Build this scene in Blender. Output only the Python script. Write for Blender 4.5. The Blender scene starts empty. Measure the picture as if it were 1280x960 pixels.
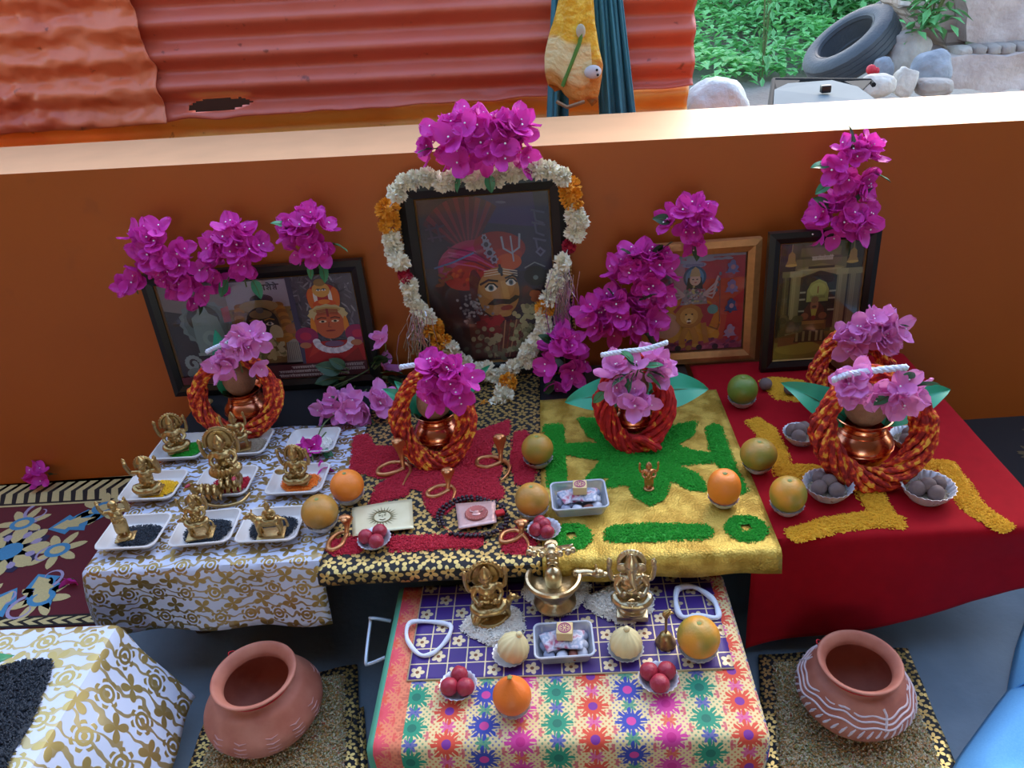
import bpy, bmesh, math, random
from math import sin, cos, pi, radians, hypot, atan2, sqrt, exp
from mathutils import Vector, Matrix, Euler, noise, geometry
V = Vector
random.seed(11)
SC = bpy.context.scene
COL = SC.collection
# ------------------------------------------------------------------ camera
CZ, FPX = 1.30, 960.0
PIT, ROL, YAW = radians(29.7), radians(-5.6), radians(4.15)
f0 = V((-sin(YAW), cos(YAW), 0)); r0 = V((cos(YAW), sin(YAW), 0)); u0 = V((0, 0, 1))
FW = f0*cos(PIT) - u0*sin(PIT); UP_ = f0*sin(PIT) + u0*cos(PIT)
RT = r0*cos(ROL) + UP_*sin(ROL); UP = -r0*sin(ROL) + UP_*cos(ROL)
CAMP = V((0, 0, CZ))
cd = bpy.data.cameras.new('camera'); cam = bpy.data.objects.new('camera', cd); COL.objects.link(cam)
cd.sensor_width = 36; cd.lens = 36*FPX/1280; cd.clip_start = .02; cd.clip_end = 200
m = Matrix((RT, UP, -FW)).transposed().to_4x4(); m.translation = CAMP; cam.matrix_world = m
SC.camera = cam
def ray(x, y): return FW + RT*((x-640)/FPX) - UP*((y-480)/FPX)
def at(x, y, z):                      # where the sight line of a photo point meets height z
    d = ray(x, y); return CAMP + d*((z-CZ)/d.z)
def atY(x, y, Y):                     # ... meets depth Y
    d = ray(x, y); return CAMP + d*(Y/d.y)
def px2m(px, p): return px/FPX*(V(p)-CAMP).dot(FW)
# ------------------------------------------------------------------ object helpers
def tag(o, label, cat, group=None, kind=None):
    if label: o['label'] = label
    if cat: o['category'] = cat
    if group: o['group'] = group
    if kind: o['kind'] = kind
    return o
def thing(name, label, cat, loc=(0,0,0), rz=0, group=None, scale=1):
    o = bpy.data.objects.new(name, None); COL.objects.link(o); o.empty_display_size = .02
    o.location = loc; o.rotation_euler = (0, 0, rz); o.scale = (scale,)*3
    return tag(o, label, cat, group)
def link(name, me, parent=None, loc=None, rot=None, scale=None):
    o = bpy.data.objects.new(name, me); COL.objects.link(o)
    if parent: o.parent = parent
    if loc is not None: o.location = loc
    if rot is not None: o.rotation_euler = rot
    if scale is not None: o.scale = (scale,)*3 if isinstance(scale, (int, float)) else scale
    return o
def orient(zdir, spin=0):
    q = V(zdir).to_track_quat('Z', 'Y'); return (q.to_matrix() @ Matrix.Rotation(spin, 3, 'Z')).to_euler()
class MB:
    def __init__(s): s.v=[]; s.f=[]; s.m=[]; s.uv=[]; s.c=[]; s.cc=None
    def face(s, idx, mi=0, uv=None):
        s.f.append(tuple(idx)); s.m.append(mi); s.uv.append(uv); s.c.append(s.cc)
    def box(s, c, d, mi=0, R=None):
        b=len(s.v); c=V(c)
        for x in(-.5,.5):
            for y in(-.5,.5):
                for z in(-.5,.5):
                    p=V((x*d[0],y*d[1],z*d[2])); p=(R@p if R else p)+c; s.v.append(p)
        for q in((0,1,3,2),(4,6,7,5),(0,4,5,1),(2,3,7,6),(0,2,6,4),(1,5,7,3)): s.face([b+i for i in q],mi)
        return s
    def rbox(s, c, d, r, mi=0, R=None, seg=2):       # bevelled box
        bm=bmesh.new(); bmesh.ops.create_cube(bm,size=1)
        for v in bm.verts: v.co=V((v.co.x*d[0],v.co.y*d[1],v.co.z*d[2]))
        bmesh.ops.bevel(bm,geom=bm.edges[:],offset=r,segments=seg,affect='EDGES',profile=.5)
        return s.addbm(bm,c,mi,R)
    def addbm(s,bm,c=(0,0,0),mi=0,R=None):
        b=len(s.v); c=V(c); bm.verts.index_update()
        for v in bm.verts: s.v.append((R@v.co if R else v.co.copy())+c)
        for f in bm.faces: s.face([b+v.index for v in f.verts],mi)
        bm.free(); return s
    def ell(s, c, r, mi=0, R=None, n=12, k=8):
        b=len(s.v); c=V(c); r=(r,)*3 if isinstance(r,(int,float)) else r
        def add(p): p=V(p); s.v.append((R@p if R else p)+c)
        add((0,0,-r[2]))
        for j in range(1,k):
            t=-pi/2+pi*j/k
            for i in range(n): a=2*pi*i/n; add((r[0]*cos(t)*cos(a),r[1]*cos(t)*sin(a),r[2]*sin(t)))
        add((0,0,r[2])); top=len(s.v)-1
        for i in range(n):
            s.face((b,b+1+(i+1)%n,b+1+i),mi); s.face((top,top-n+i,top-n+(i+1)%n),mi)
        for j in range(k-2):
            for i in range(n):
                a=b+1+j*n; s.face((a+i,a+(i+1)%n,a+n+(i+1)%n,a+n+i),mi)
        return s
    def lathe(s, prof, n=32, c=(0,0,0), mi=0, R=None, fn=None, cap0=True, cap1=False):
        b=len(s.v); c=V(c); k=len(prof)
        for j,(r,z) in enumerate(prof):
            for i in range(n):
                a=2*pi*i/n; rr=r*(fn(a,j) if fn else 1); p=V((rr*cos(a),rr*sin(a),z)); s.v.append((R@p if R else p)+c)
        for j in range(k-1):
            for i in range(n):
                A=b+j*n; s.face((A+i,A+(i+1)%n,A+n+(i+1)%n,A+n+i),mi)
        if cap0: s.face([b+i for i in range(n)][::-1],mi)
        if cap1: s.face([b+(k-1)*n+i for i in range(n)],mi)
        return s
    def tube(s, pts, r, n=8, mi=0, closed=False, flat=None):
        pts=[V(p) for p in pts]; k=len(pts); b=len(s.v)
        rs=r if isinstance(r,(list,tuple)) else [r]*k
        up=None
        for i,p in enumerate(pts):
            if closed: t=pts[(i+1)%k]-pts[i-1]
            else: t=pts[min(i+1,k-1)]-pts[max(i-1,0)]
            if t.length<1e-9: t=V((0,0,1))
            t.normalize()
            if up is None: up=t.orthogonal().normalized()
            up=(up-t*up.dot(t))
            if up.length<1e-6: up=t.orthogonal()
            up.normalize(); w=t.cross(up)
            for j in range(n):
                a=2*pi*j/n; s.v.append(p+up*cos(a)*rs[i]+w*sin(a)*rs[i]*(flat or 1))
        for i in range(k if closed else k-1):
            A=b+i*n; B=b+((i+1)%k)*n
            for j in range(n): s.face((A+j,A+(j+1)%n,B+(j+1)%n,B+j),mi)
        if not closed:
            s.face([b+j for j in range(n)][::-1],mi); s.face([b+(k-1)*n+j for j in range(n)],mi)
        return s
    def grid(s, fn, nu, nv, mi=0, uvs=(1,1)):
        b=len(s.v)
        for j in range(nv+1):
            for i in range(nu+1): s.v.append(V(fn(i/nu,j/nv)))
        for j in range(nv):
            for i in range(nu):
                a=b+j*(nu+1)+i
                q=[(i,j),(i+1,j),(i+1,j+1),(i,j+1)]
                s.face((a,a+1,a+nu+2,a+nu+1),mi,[(x/nu*uvs[0],y/nv*uvs[1]) for x,y in q])
        return s
    def poly(s, pts, mi=0, color=None):
        b=len(s.v); s.v += [V(p) for p in pts]; s.cc=color; s.face(range(b,b+len(pts)),mi); s.cc=None; return s
    def prism(s, pts, z0, z1, mi=0):                 # xy outline extruded upward
        b=len(s.v); n=len(pts)
        for z in(z0,z1): s.v += [V((p[0],p[1],z)) for p in pts]
        s.face(list(range(b,b+n))[::-1],mi); s.face(range(b+n,b+2*n),mi)
        for i in range(n): s.face((b+i,b+(i+1)%n,b+n+(i+1)%n,b+n+i),mi)
        return s
    def mesh(s, name, mats, smooth=True):
        me=bpy.data.meshes.new(name); me.from_pydata([tuple(p) for p in s.v],[],s.f)
        for mm in (mats if isinstance(mats,(list,tuple)) else [mats]): me.materials.append(mm)
        me.polygons.foreach_set('material_index',s.m)
        if any(s.uv):
            L=me.uv_layers.new(name='UVMap').data; k=0
            for fi,u in enumerate(s.uv):
                for q in range(len(s.f[fi])):
                    if u: L[k].uv=u[q]
                    k+=1
        if any(c is not None for c in s.c):
            at_=me.attributes.new('Col','FLOAT_COLOR','FACE')
            for i,c in enumerate(s.c): at_.data[i].color=(*(c or (.5,.5,.5)),1)
        if smooth:
            me.polygons.foreach_set('use_smooth',[True]*len(s.f))
            try: me.set_sharp_from_angle(angle=radians(smooth if smooth is not True else 50))
            except Exception: pass
        me.update(); return me
    def build(s, name, mats, parent=None, smooth=True, loc=None, rot=None, scale=None):
        return link(name, s.mesh(name,mats,smooth), parent, loc, rot, scale)
def remesh(o, vs):
    md=o.modifiers.new('cast','REMESH'); md.mode='VOXEL'; md.voxel_size=vs; md.use_smooth_shade=True
    sm=o.modifiers.new('soft','SMOOTH'); sm.factor=.4; sm.iterations=2
    return o
def solid(o, t, off=0):
    md=o.modifiers.new('thick','SOLIDIFY'); md.thickness=t; md.offset=off; return o
def subd(o, l=1):
    md=o.modifiers.new('sub','SUBSURF'); md.levels=l; md.render_levels=l; return o
def catmull(pts, n=6, closed=False):
    pts=[V(p) for p in pts]; k=len(pts); out=[]
    for i in range(k if closed else k-1):
        if closed: a,b,c,d=pts[i-1],pts[i],pts[(i+1)%k],pts[(i+2)%k]
        else: a,b,c,d=pts[max(i-1,0)],pts[i],pts[i+1],pts[min(i+2,k-1)]
        for j in range(n):
            t=j/n; out.append(.5*((2*b)+(c-a)*t+(2*a-5*b+4*c-d)*t*t+(3*b-a-3*c+d)*t**3))
    if not closed: out.append(pts[-1])
    return out
# ------------------------------------------------------------------ materials
def lin(h):
    if isinstance(h,str):
        h=h.lstrip('#'); h=[int(h[i:i+2],16)/255 for i in(0,2,4)]
        return tuple(c/12.92 if c<=.04045 else ((c+.055)/1.055)**2.4 for c in h)
    return tuple(h)
class NT:
    def __init__(s,name):
        s.mat=bpy.data.materials.new(name); s.mat.use_nodes=True; s.t=s.mat.node_tree; s.t.nodes.clear()
        s.out=s.n('ShaderNodeOutputMaterial'); s.b=s.n('ShaderNodeBsdfPrincipled'); s.l(s.b.outputs[0],s.out.inputs[0])
    def n(s,t,**k):
        o=s.t.nodes.new(t)
        for a,b in k.items(): setattr(o,a,b)
        return o
    def l(s,a,b): s.t.links.new(a,b)
    def put(s,sock,v):
        if isinstance(v,bpy.types.NodeSocket): s.l(v,sock)
        elif v is not None:
            if isinstance(v,(tuple,list)) and len(v)==3 and sock.type=='RGBA': v=(*v,1)
            sock.default_value=v
    def m(s,op,a,b=None,c=None):
        o=s.n('ShaderNodeMath',operation=op); s.put(o.inputs[0],a)
        if b is not None: s.put(o.inputs[1],b)
        if c is not None: s.put(o.inputs[2],c)
        return o.outputs[0]
    def mix(s,f,a,b):
        o=s.n('ShaderNodeMix',data_type='RGBA'); s.put(o.inputs[0],f); s.put(o.inputs[6],lin(a) if isinstance(a,str) else a); s.put(o.inputs[7],lin(b) if isinstance(b,str) else b); return o.outputs[2]
    def mixf(s,f,a,b):
        o=s.n('ShaderNodeMix',data_type='FLOAT'); s.put(o.inputs[0],f); s.put(o.inputs[2],a); s.put(o.inputs[3],b); return o.outputs[0]
    def co(s,k='Object'): return s.n('ShaderNodeTexCoord').outputs[k]
    def noise(s,sc=5,det=3,vec=None,rough=.5,k=0):
        o=s.n('ShaderNodeTexNoise'); o.inputs['Scale'].default_value=sc; o.inputs['Detail'].default_value=det; o.inputs['Roughness'].default_value=rough
        s.l(vec if vec is not None else s.co(),o.inputs['Vector']); return o.outputs[k]
    def vor(s,sc=5,vec=None,out='Distance',feat='F1',rnd=1):
        o=s.n('ShaderNodeTexVoronoi',feature=feat); o.inputs['Scale'].default_value=sc; o.inputs['Randomness'].default_value=rnd
        s.l(vec if vec is not None else s.co(),o.inputs['Vector']); return o.outputs[out]
    def ramp(s,f,stops,interp='LINEAR'):
        o=s.n('ShaderNodeValToRGB'); o.color_ramp.interpolation=interp; e=o.color_ramp.elements
        while len(e)<len(stops): e.new(.5)
        for i,(p,c) in enumerate(stops):
            e[i].position=p; c=lin(c) if isinstance(c,str) else ((c,)*3 if isinstance(c,(int,float)) else c); e[i].color=(*c,1)
        s.l(f,o.inputs[0]); return o.outputs[0]
    def step(s,x,a,b):          # smooth 0..1 from a to b
        o=s.n('ShaderNodeMapRange',interpolation_type='SMOOTHSTEP'); s.put(o.inputs[0],x); o.inputs[1].default_value=a; o.inputs[2].default_value=b; return o.outputs[0]
    def xyz(s,v): o=s.n('ShaderNodeSeparateXYZ'); s.l(v,o.inputs[0]); return o.outputs
    def comb(s,x,y,z=0):
        o=s.n('ShaderNodeCombineXYZ'); s.put(o.inputs[0],x); s.put(o.inputs[1],y); s.put(o.inputs[2],z); return o.outputs[0]
    def white(s,v,k=0):
        o=s.n('ShaderNodeTexWhiteNoise'); s.l(v,o.inputs['Vector']); return o.outputs[k]
    def bump(s,h,st=.3,d=.005):
        o=s.n('ShaderNodeBump'); o.inputs['Strength'].default_value=st; o.inputs['Distance'].default_value=d; s.l(h,o.inputs['Height']); s.l(o.outputs[0],s.b.inputs['Normal'])
    def set(s,col=None,rough=None,metal=None,**k):
        if col is not None: s.put(s.b.inputs['Base Color'],lin(col) if isinstance(col,str) else col)
        if rough is not None: s.put(s.b.inputs['Roughness'],rough)
        if metal is not None: s.put(s.b.inputs['Metallic'],metal)
        for a,b in k.items(): s.put(s.b.inputs[a],b)
        return s.mat
    def flower(s,u,v,pet=6,R=.4,rnd=True,inner=.55,jit=0):   # petals in unit cells; returns mask, cell vector, radius
        cu=s.m('FLOOR',u); cv=s.m('FLOOR',v); cell=s.comb(cu,cv,0)
        fu=s.m('SUBTRACT',s.m('SUBTRACT',u,cu),.5); fv=s.m('SUBTRACT',s.m('SUBTRACT',v,cv),.5)
        r=s.m('SQRT',s.m('ADD',s.m('MULTIPLY',fu,fu),s.m('MULTIPLY',fv,fv)))
        th=s.m('ARCTAN2',fv,fu)
        if rnd: th=s.m('ADD',th,s.m('MULTIPLY',s.white(cell),6.28))
        p=s.m('ABSOLUTE',s.m('COSINE',s.m('MULTIPLY',th,pet/2)))
        lim=s.m('MULTIPLY',s.m('ADD',s.m('MULTIPLY',p,1-inner),inner),R)
        d=s.m('SUBTRACT',lim,r)
        return s.step(d,0,.03),cell,r
def mat(name,col,rough=.6,metal=0,var=.12,sc=20,bump=0,bsc=60,bd=.002,**k):
    N=NT(name); c=lin(col); n=N.noise(sc,3)
    a=tuple(x*(1-var) for x in c); b=tuple(min(1,x*(1+var)) for x in c)
    N.set(N.mix(n,a,b),rough,metal,**k)
    if bump: N.bump(N.noise(bsc,4),bump,bd)
    return N.mat
M={}
M['copper']=mat('copper','#d98a66',.22,1,.15,30,.15,40)
M['snakecopper']=mat('snake_copper','#c98a5a',.35,.8,.2,90)
M['brass']=mat('brass','#b89a64',.36,.9,.35,110,.5,180,.0015)
M['silverbrass']=mat('polished_brass','#c8b48c',.3,.95,.3,110,.4,150,.0015)
M['foil']=mat('silver_paper','#d9d9de',.35,.35,.08,60,.3,120)
M['foam']=mat('white_foam','#d5cfca',.55,0,.05,30)
M['orangepeel']=mat('orange_peel','#f0862a',.45,0,.12,25,.4,260,.0012)
M['orangedeep']=mat('orange_peel_deep','#e87424',.45,0,.12,25,.4,260,.0012)
def citrus(name,a,b):
    N=NT(name); n=N.noise(16,2); N.set(N.mix(N.step(n,.35,.65),a,b),.45); N.bump(N.noise(260,2),.4,.0012); return N.mat
M['citrus1']=citrus('mottled_peel','#bd8a35','#86802f')
M['citrus2']=citrus('ochre_peel','#c98a34','#9c7a34')
M['citrus3']=citrus('green_peel','#5f7a2a','#7d8030')
M['citrus4']=citrus('gold_peel','#dd9430','#8e8530')
M['navel']=mat('stem_scar','#7d8a4a',.7)
M['coconut']=mat('coconut_husk','#9a7358',.9,0,.3,60,.8,140,.004)
M['leaf']=mat('leaf_green','#3f8a5c',.4,0,.25,30)
M['leafdark']=mat('leaf_dark','#2c4a2c',.5,0,.3,30)
M['leafbetel']=mat('betel_leaf','#2f9a72',.38,0,.2,30)
M['stem']=mat('stem_green','#5c6b3a',.7)
M['white']=mat('white_paint','#f0ecec',.6)
M['cord']=mat('white_cotton','#dde2ee',.8,0,.06,80,.4,300)
M['dark']=mat('black_lacquer','#12100f',.35,0,.2,20)
M['goldtrim']=mat('gold_trim','#b98a4a',.35,.8,.2,80)
M['goldframe']=mat('gold_frame','#c48a55',.42,.6,.25,60,.5,120)
M['modak']=mat('modak_dough','#e6d49a',.6,0,.08,40)
M['berry']=mat('dark_red_fruit','#a32a3c',.45,0,.25,60,.6,140,.003)
M['nut']=mat('betel_nut','#6f5a54',.75,0,.25,60,.5,120)
M['bead']=mat('dark_bead','#2c1a26',.35,0,.2,60)
M['wood']=mat('light_wood','#d8bd85',.6,0,.12,20)
M['pink']=mat('pink_ink','#a83a78',.6)
M['redthread']=mat('red_thread','#c4202a',.8)
M['marigold']=mat('marigold','#e89a1e',.7,0,.2,60)
M['jasmine']=mat('cream_petal','#f8f0d8',.65,0,.06,60)
M['rose']=mat('red_petal','#a81232',.6,0,.2,60)
M['tinsel']=mat('silver_tinsel','#cfcfd6',.25,1,.1,60)
M['steel']=mat('painted_steel','#bcc6d2',.35,.5)
def petal(name,a,b):
    N=NT(name); N.set(N.mix(N.noise(45,2),a,b),.55); N.b.inputs['Subsurface Weight'].default_value=.0
    t=N.n('ShaderNodeBsdfTranslucent'); t.inputs[0].default_value=(*lin(b),1); mx=N.n('ShaderNodeMixShader'); mx.inputs[0].default_value=.25
    N.l(N.b.outputs[0],mx.inputs[1]); N.l(t.outputs[0],mx.inputs[2]); N.l(mx.outputs[0],N.out.inputs[0]); return N.mat
M['bract']=petal('magenta_bract','#cc209a','#ee4cc6')
M['bractpale']=petal('lilac_bract','#da6abe','#f8a8de')
M['glass']=None
def glassmat(name,tint=(1,1,1),gl=1.0,rough=.03,base=.02):
    N=NT(name); tr=N.n('ShaderNodeBsdfTransparent'); tr.inputs[0].default_value=(*tint,1)
    g=N.n('ShaderNodeBsdfGlossy'); g.inputs['Roughness'].default_value=rough
    fr=N.n('ShaderNodeFresnel'); fr.inputs[0].default_value=1.45
    mx=N.n('ShaderNodeMixShader'); N.l(N.m('ADD',N.m('MULTIPLY',fr.outputs[0],gl),base),mx.inputs[0]); N.l(tr.outputs[0],mx.inputs[1]); N.l(g.outputs[0],mx.inputs[2]); N.l(mx.outputs[0],N.out.inputs[0]); return N.mat
M['glass']=glassmat('picture_glass',gl=.55,base=.005)
M['plastic']=glassmat('clear_plastic',(.93,.94,.96),1.2,.12,.1)
_t=M['plastic'].node_tree; _o=[n for n in _t.nodes if n.type=='OUTPUT_MATERIAL'][0]; _s=_o.inputs[0].links[0].from_socket; _d=_t.nodes.new('ShaderNodeBsdfDiffuse'); _d.inputs[0].default_value=(.8,.83,.9,1); _m=_t.nodes.new('ShaderNodeMixShader'); _m.inputs[0].default_value=.28; _t.links.new(_s,_m.inputs[1]); _t.links.new(_d.outputs[0],_m.inputs[2]); _t.links.new(_m.outputs[0],_o.inputs[0])
N=NT('print_inks'); a_=N.n('ShaderNodeAttribute',attribute_name='Col'); N.set(N.mix(N.m('MULTIPLY',N.noise(140,3),.16),a_.outputs['Color'],(.1,.08,.08)),.5); M['print']=N.mat
def grainmat(name,a,b):
    N=NT(name); N.set(N.mix(N.white(N.n('ShaderNodeNewGeometry').outputs['Position']) if False else N.noise(350,1),a,b),.75); return N.mat
M['ggreen']=grainmat('green_rice','#0d7a10','#1fae22')
M['gred']=grainmat('red_rice','#a80f28','#d11f3c')
M['gyellow']=grainmat('yellow_rice','#d89a10','#f0b824')
M['gyel2']=grainmat('bright_yellow_powder','#e8b010','#f8cc22')
M['gorange']=grainmat('orange_rice','#ee7612','#ff9230')
M['gblack']=grainmat('black_gram','#10161e','#2a3644')
M['gwhite']=grainmat('white_rice','#e8e2d4','#fffaf0')
M['gbrown']=grainmat('wheat_grain','#8f7d68','#b0a088')
N=NT('mixed_grain'); N.set(N.ramp(N.white(N.n('ShaderNodeObjectInfo').outputs['Location']) if False else N.noise(120,2),[(.3,'#6a7040'),(.40,'#d2c6a4'),(.48,'#b87a34'),(.55,'#8c9660'),(.62,'#e2d8bc'),(.7,'#a85a34')]),.8); M['gmix']=N.mat
# ------------------------------------------------------------------ cloth patterns (UV in metres)
def uvm(N,k=1,off=(0,0)):
    x=N.xyz(N.co('UV')); return N.m('ADD',N.m('MULTIPLY',x[0],k),off[0]),N.m('ADD',N.m('MULTIPLY',x[1],k),off[1])
def brocade(name,base,gold,k=14,rough=.4):
    N=NT(name); u,v=uvm(N,k)
    wob=N.noise(6,2,N.co('UV'))
    a,_,r=N.flower(u,v,7,.36)
    u2,v2=uvm(N,k,(.5,.5)); b,_,r2=N.flower(u2,v2,4,.33,inner=.15)
    ring=N.m('GREATER_THAN',N.m('SINE',N.m('MULTIPLY',r,50)),-.35)
    a=N.m('MULTIPLY',a,ring)
    w=N.n('ShaderNodeTexWave',wave_type='RINGS'); w.inputs['Scale'].default_value=k*.9; w.inputs['Distortion'].default_value=7; w.inputs['Detail'].default_value=1; w.inputs['Detail Scale'].default_value=2.2
    N.l(N.co('UV'),w.inputs['Vector'])
    vine=N.step(w.outputs['Fac'],.80,.88)
    mk=N.m('MAXIMUM',N.m('MAXIMUM',a,b),N.m('MULTIPLY',vine,.9))
    N.set(N.mix(mk,base,gold),N.mixf(mk,.5,rough),N.mixf(mk,.0,.75)); N.bump(mk,.25,.002); return N.mat
M['brocade']=brocade('white_gold_brocade','#c4cbe0','#a58a50',17)
M['brocade2']=brocade('white_gold_brocade_big','#ccd4e8','#c0a868',12)
def blackgold(name,k=30):
    N=NT(name); u,v=uvm(N,k); a,_,r=N.flower(u,v,5,.46,inner=.25)
    u2,v2=uvm(N,k,(.5,.5)); b,_,_=N.flower(u2,v2,2,.30,inner=.1)
    c=N.step(r,.06,.1)
    mk=N.m('MAXIMUM',N.m('MULTIPLY',a,c),b)
    N.set(N.mix(mk,'#0a090c','#cfae66'),N.mixf(mk,.7,.35),N.mixf(mk,0,.7)); N.bump(mk,.2,.002); return N.mat
M['blackgold']=blackgold('black_gold_print')
M['blackgold2']=blackgold('black_gold_print_small',34)
N=NT('gold_brocade'); u,v=uvm(N,1); n1=N.vor(260,N.co('UV')); n2=N.noise(25,4,N.co('UV')); a,_,_=N.flower(N.m('MULTIPLY',u,9),N.m('MULTIPLY',v,9),6,.42,inner=.3)
N.set(N.mix(N.step(n2,.35,.65),'#a8842a','#d4b250'),N.mixf(N.step(n1,.2,.6),.32,.55),.5); N.bump(N.m('ADD',n1,N.m('MULTIPLY',a,.5)),.5,.002); M['goldcloth']=N.mat
N=NT('red_cloth'); N.set(N.mix(N.noise(40,4),'#8a0210','#a20616'),.85); N.b.inputs['Specular IOR Level'].default_value=.15; N.b.inputs['Sheen Weight'].default_value=.08; N.b.inputs['Sheen Tint'].default_value=(1,.1,.1,1); N.bump(N.noise(500,2),.15,.001); M['redcloth']=N.mat
# purple cloth: gold lattice, a flower in every other square
N=NT('purple_lattice'); k=30; u,v=uvm(N,k); fu=N.m('FRACT',u); fv=N.m('FRACT',v)
ln=N.m('MAXIMUM',N.m('LESS_THAN',fu,.07),N.m('LESS_THAN',fv,.07))
fl,cell,r=N.flower(u,v,5,.40,rnd=False); cx=N.xyz(cell); chk=N.m('LESS_THAN',N.m('FLOORED_MODULO',N.m('ADD',cx[0],cx[1]),2.),.5)
mk=N.m('MAXIMUM',ln,N.m('MULTIPLY',fl,chk)); cen=N.m('MULTIPLY',N.m('MULTIPLY',N.m('LESS_THAN',r,.1),chk),1)
N.set(N.mix(cen,N.mix(mk,'#3c1a72','#d9c49a'),'#7a4a30'),.5,N.mixf(mk,0,.45)); M['purple']=N.mat
# colourful cloth: staggered flowers whose colour changes with the column, cream net between
N=NT('rainbow_weave'); k=17; u,v=uvm(N,k)
cu=N.m('FLOOR',u); vs=N.m('ADD',v,N.m('MULTIPLY',N.m('FLOORED_MODULO',cu,2.),.5))
fl,cell,r=N.flower(u,vs,8,.46,rnd=False,inner=.6); idx=N.m('FLOORED_MODULO',cu,4.)
colr=N.ramp(N.m('DIVIDE',N.m('ADD',idx,.5),4.),[(0,'#cf3a8c'),(.25,'#1f8a68'),(.5,'#d4482e'),(.75,'#2f3f9a')],'CONSTANT')
colc=N.ramp(N.m('DIVIDE',N.m('ADD',idx,.5),4.),[(0,'#c01f7a'),(.25,'#106a55'),(.5,'#7a2a8a'),(.75,'#c83a8a')],'CONSTANT')
dots=N.m('GREATER_THAN',N.m('MULTIPLY',N.m('SINE',N.m('MULTIPLY',u,38)),N.m('SINE',N.m('MULTIPLY',v,38))),.42)
base=N.mix(N.m('MULTIPLY',dots,.75),'#dfc88e',colr)
f2,cell2,r2=N.flower(u,N.m('ADD',vs,.5),8,.24,rnd=False,inner=.5); idx2=N.m('FLOORED_MODULO',N.m('ADD',cu,2.),4.)
colr2=N.ramp(N.m('DIVIDE',N.m('ADD',idx2,.5),4.),[(0,'#cf3a8c'),(.25,'#1f8a68'),(.5,'#d4482e'),(.75,'#2f3f9a')],'CONSTANT')
base=N.mix(N.m('MULTIPLY',f2,.85),base,colr2)
u3=N.m('ADD',u,.5); f3,_,r3=N.flower(u3,N.m('ADD',vs,.25),6,.17,rnd=False,inner=.5); base=N.mix(N.m('MULTIPLY',f3,.8),base,'#c83a5a')
cut=N.m('GREATER_THAN',N.m('SINE',N.m('MULTIPLY',N.m('ARCTAN2',N.m('SUBTRACT',N.m('FRACT',vs),.5),N.m('SUBTRACT',N.m('FRACT',u),.5)),16)),-.7)
col=N.mix(N.m('MULTIPLY',fl,N.m('MAXIMUM',cut,N.m('LESS_THAN',r,.25))),base,N.mix(N.m('LESS_THAN',r,.13),colr,colc))
x=N.xyz(N.co('UV'))[0]
col=N.mix(N.m('LESS_THAN',x,.03),N.mix(N.m('MULTIPLY',N.m('LESS_THAN',x,.075),.75),col,'#d8503a'),'#4f9a7c')
N.set(col,.7); N.bump(N.noise(400,2,N.co('UV')),.2,.001); M['rainbow']=N.mat
N=NT('blue_fabric'); N.set(N.mix(N.noise(300,2),'#5ea6dc','#7cc0ec'),.85); N.bump(N.noise(700,2),.3,.001); M['bluecloth']=N.mat
Z1, Z0 = .300, .215          # heights of the back tables and of the front table
WB = .02                    # the parapet runs a little askew
def wallY(x): return 1.865 + WB*x
def onwall(px,py,off=0):
    d=ray(px,py); return CAMP+d*((1.865-off)/(d.y-WB*d.x))
# ------------------------------------------------------------------ floor, parapet, added roof and walls
N=NT('concrete_floor'); n=N.noise(9,6); sp=N.step(N.vor(5,N.co()),.0,.05)
N.set(N.mix(n,'#54636f','#76858f'),.8); N.bump(N.noise(60,5),.3,.004); M['floor']=N.mat
floor=MB().box((0,-.6,-.05),(7.4,4.9,.1)).build('floor',M['floor']); tag(floor,'grey concrete floor under the tables','floor',kind='structure')
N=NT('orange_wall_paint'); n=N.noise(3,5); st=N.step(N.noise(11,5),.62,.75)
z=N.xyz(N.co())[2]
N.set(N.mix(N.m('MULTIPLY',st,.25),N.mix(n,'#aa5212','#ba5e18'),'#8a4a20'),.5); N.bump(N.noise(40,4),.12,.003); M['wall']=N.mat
wl=onwall(-160,226.5); wr=onwall(1440,142)
bl_=at(-160,193,wl.z); br_=at(1440,105,wr.z)
wl,wr,bl_,br_=wl+(wl-wr)*.45,wr+(wr-wl)*.35,bl_+(bl_-br_)*.45,br_+(br_-bl_)*.35
w=MB(); y0=[]
NS=24
def wallpt(t,front,top):
    a,b=(wl,wr) if front else (bl_,br_); p=a.lerp(b,t); 
    return V((p.x,p.y,p.z if top else 0))
w.grid(lambda u,v: wallpt(u,True,True)*(v)+wallpt(u,True,False)*(1-v),NS,8)
w.grid(lambda u,v: wallpt(u,True,True).lerp(wallpt(u,False,True),v),NS,3)
w.grid(lambda u,v: wallpt(1-u,False,True)*(v)+wallpt(1-u,False,False)*(1-v),NS,4)
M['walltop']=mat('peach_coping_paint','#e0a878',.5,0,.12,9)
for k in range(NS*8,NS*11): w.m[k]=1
wo=w.build('wall_back',[M['wall'],M['walltop']],smooth=40); tag(wo,'low orange painted parapet wall behind the altar','wall',kind='structure')
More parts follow.
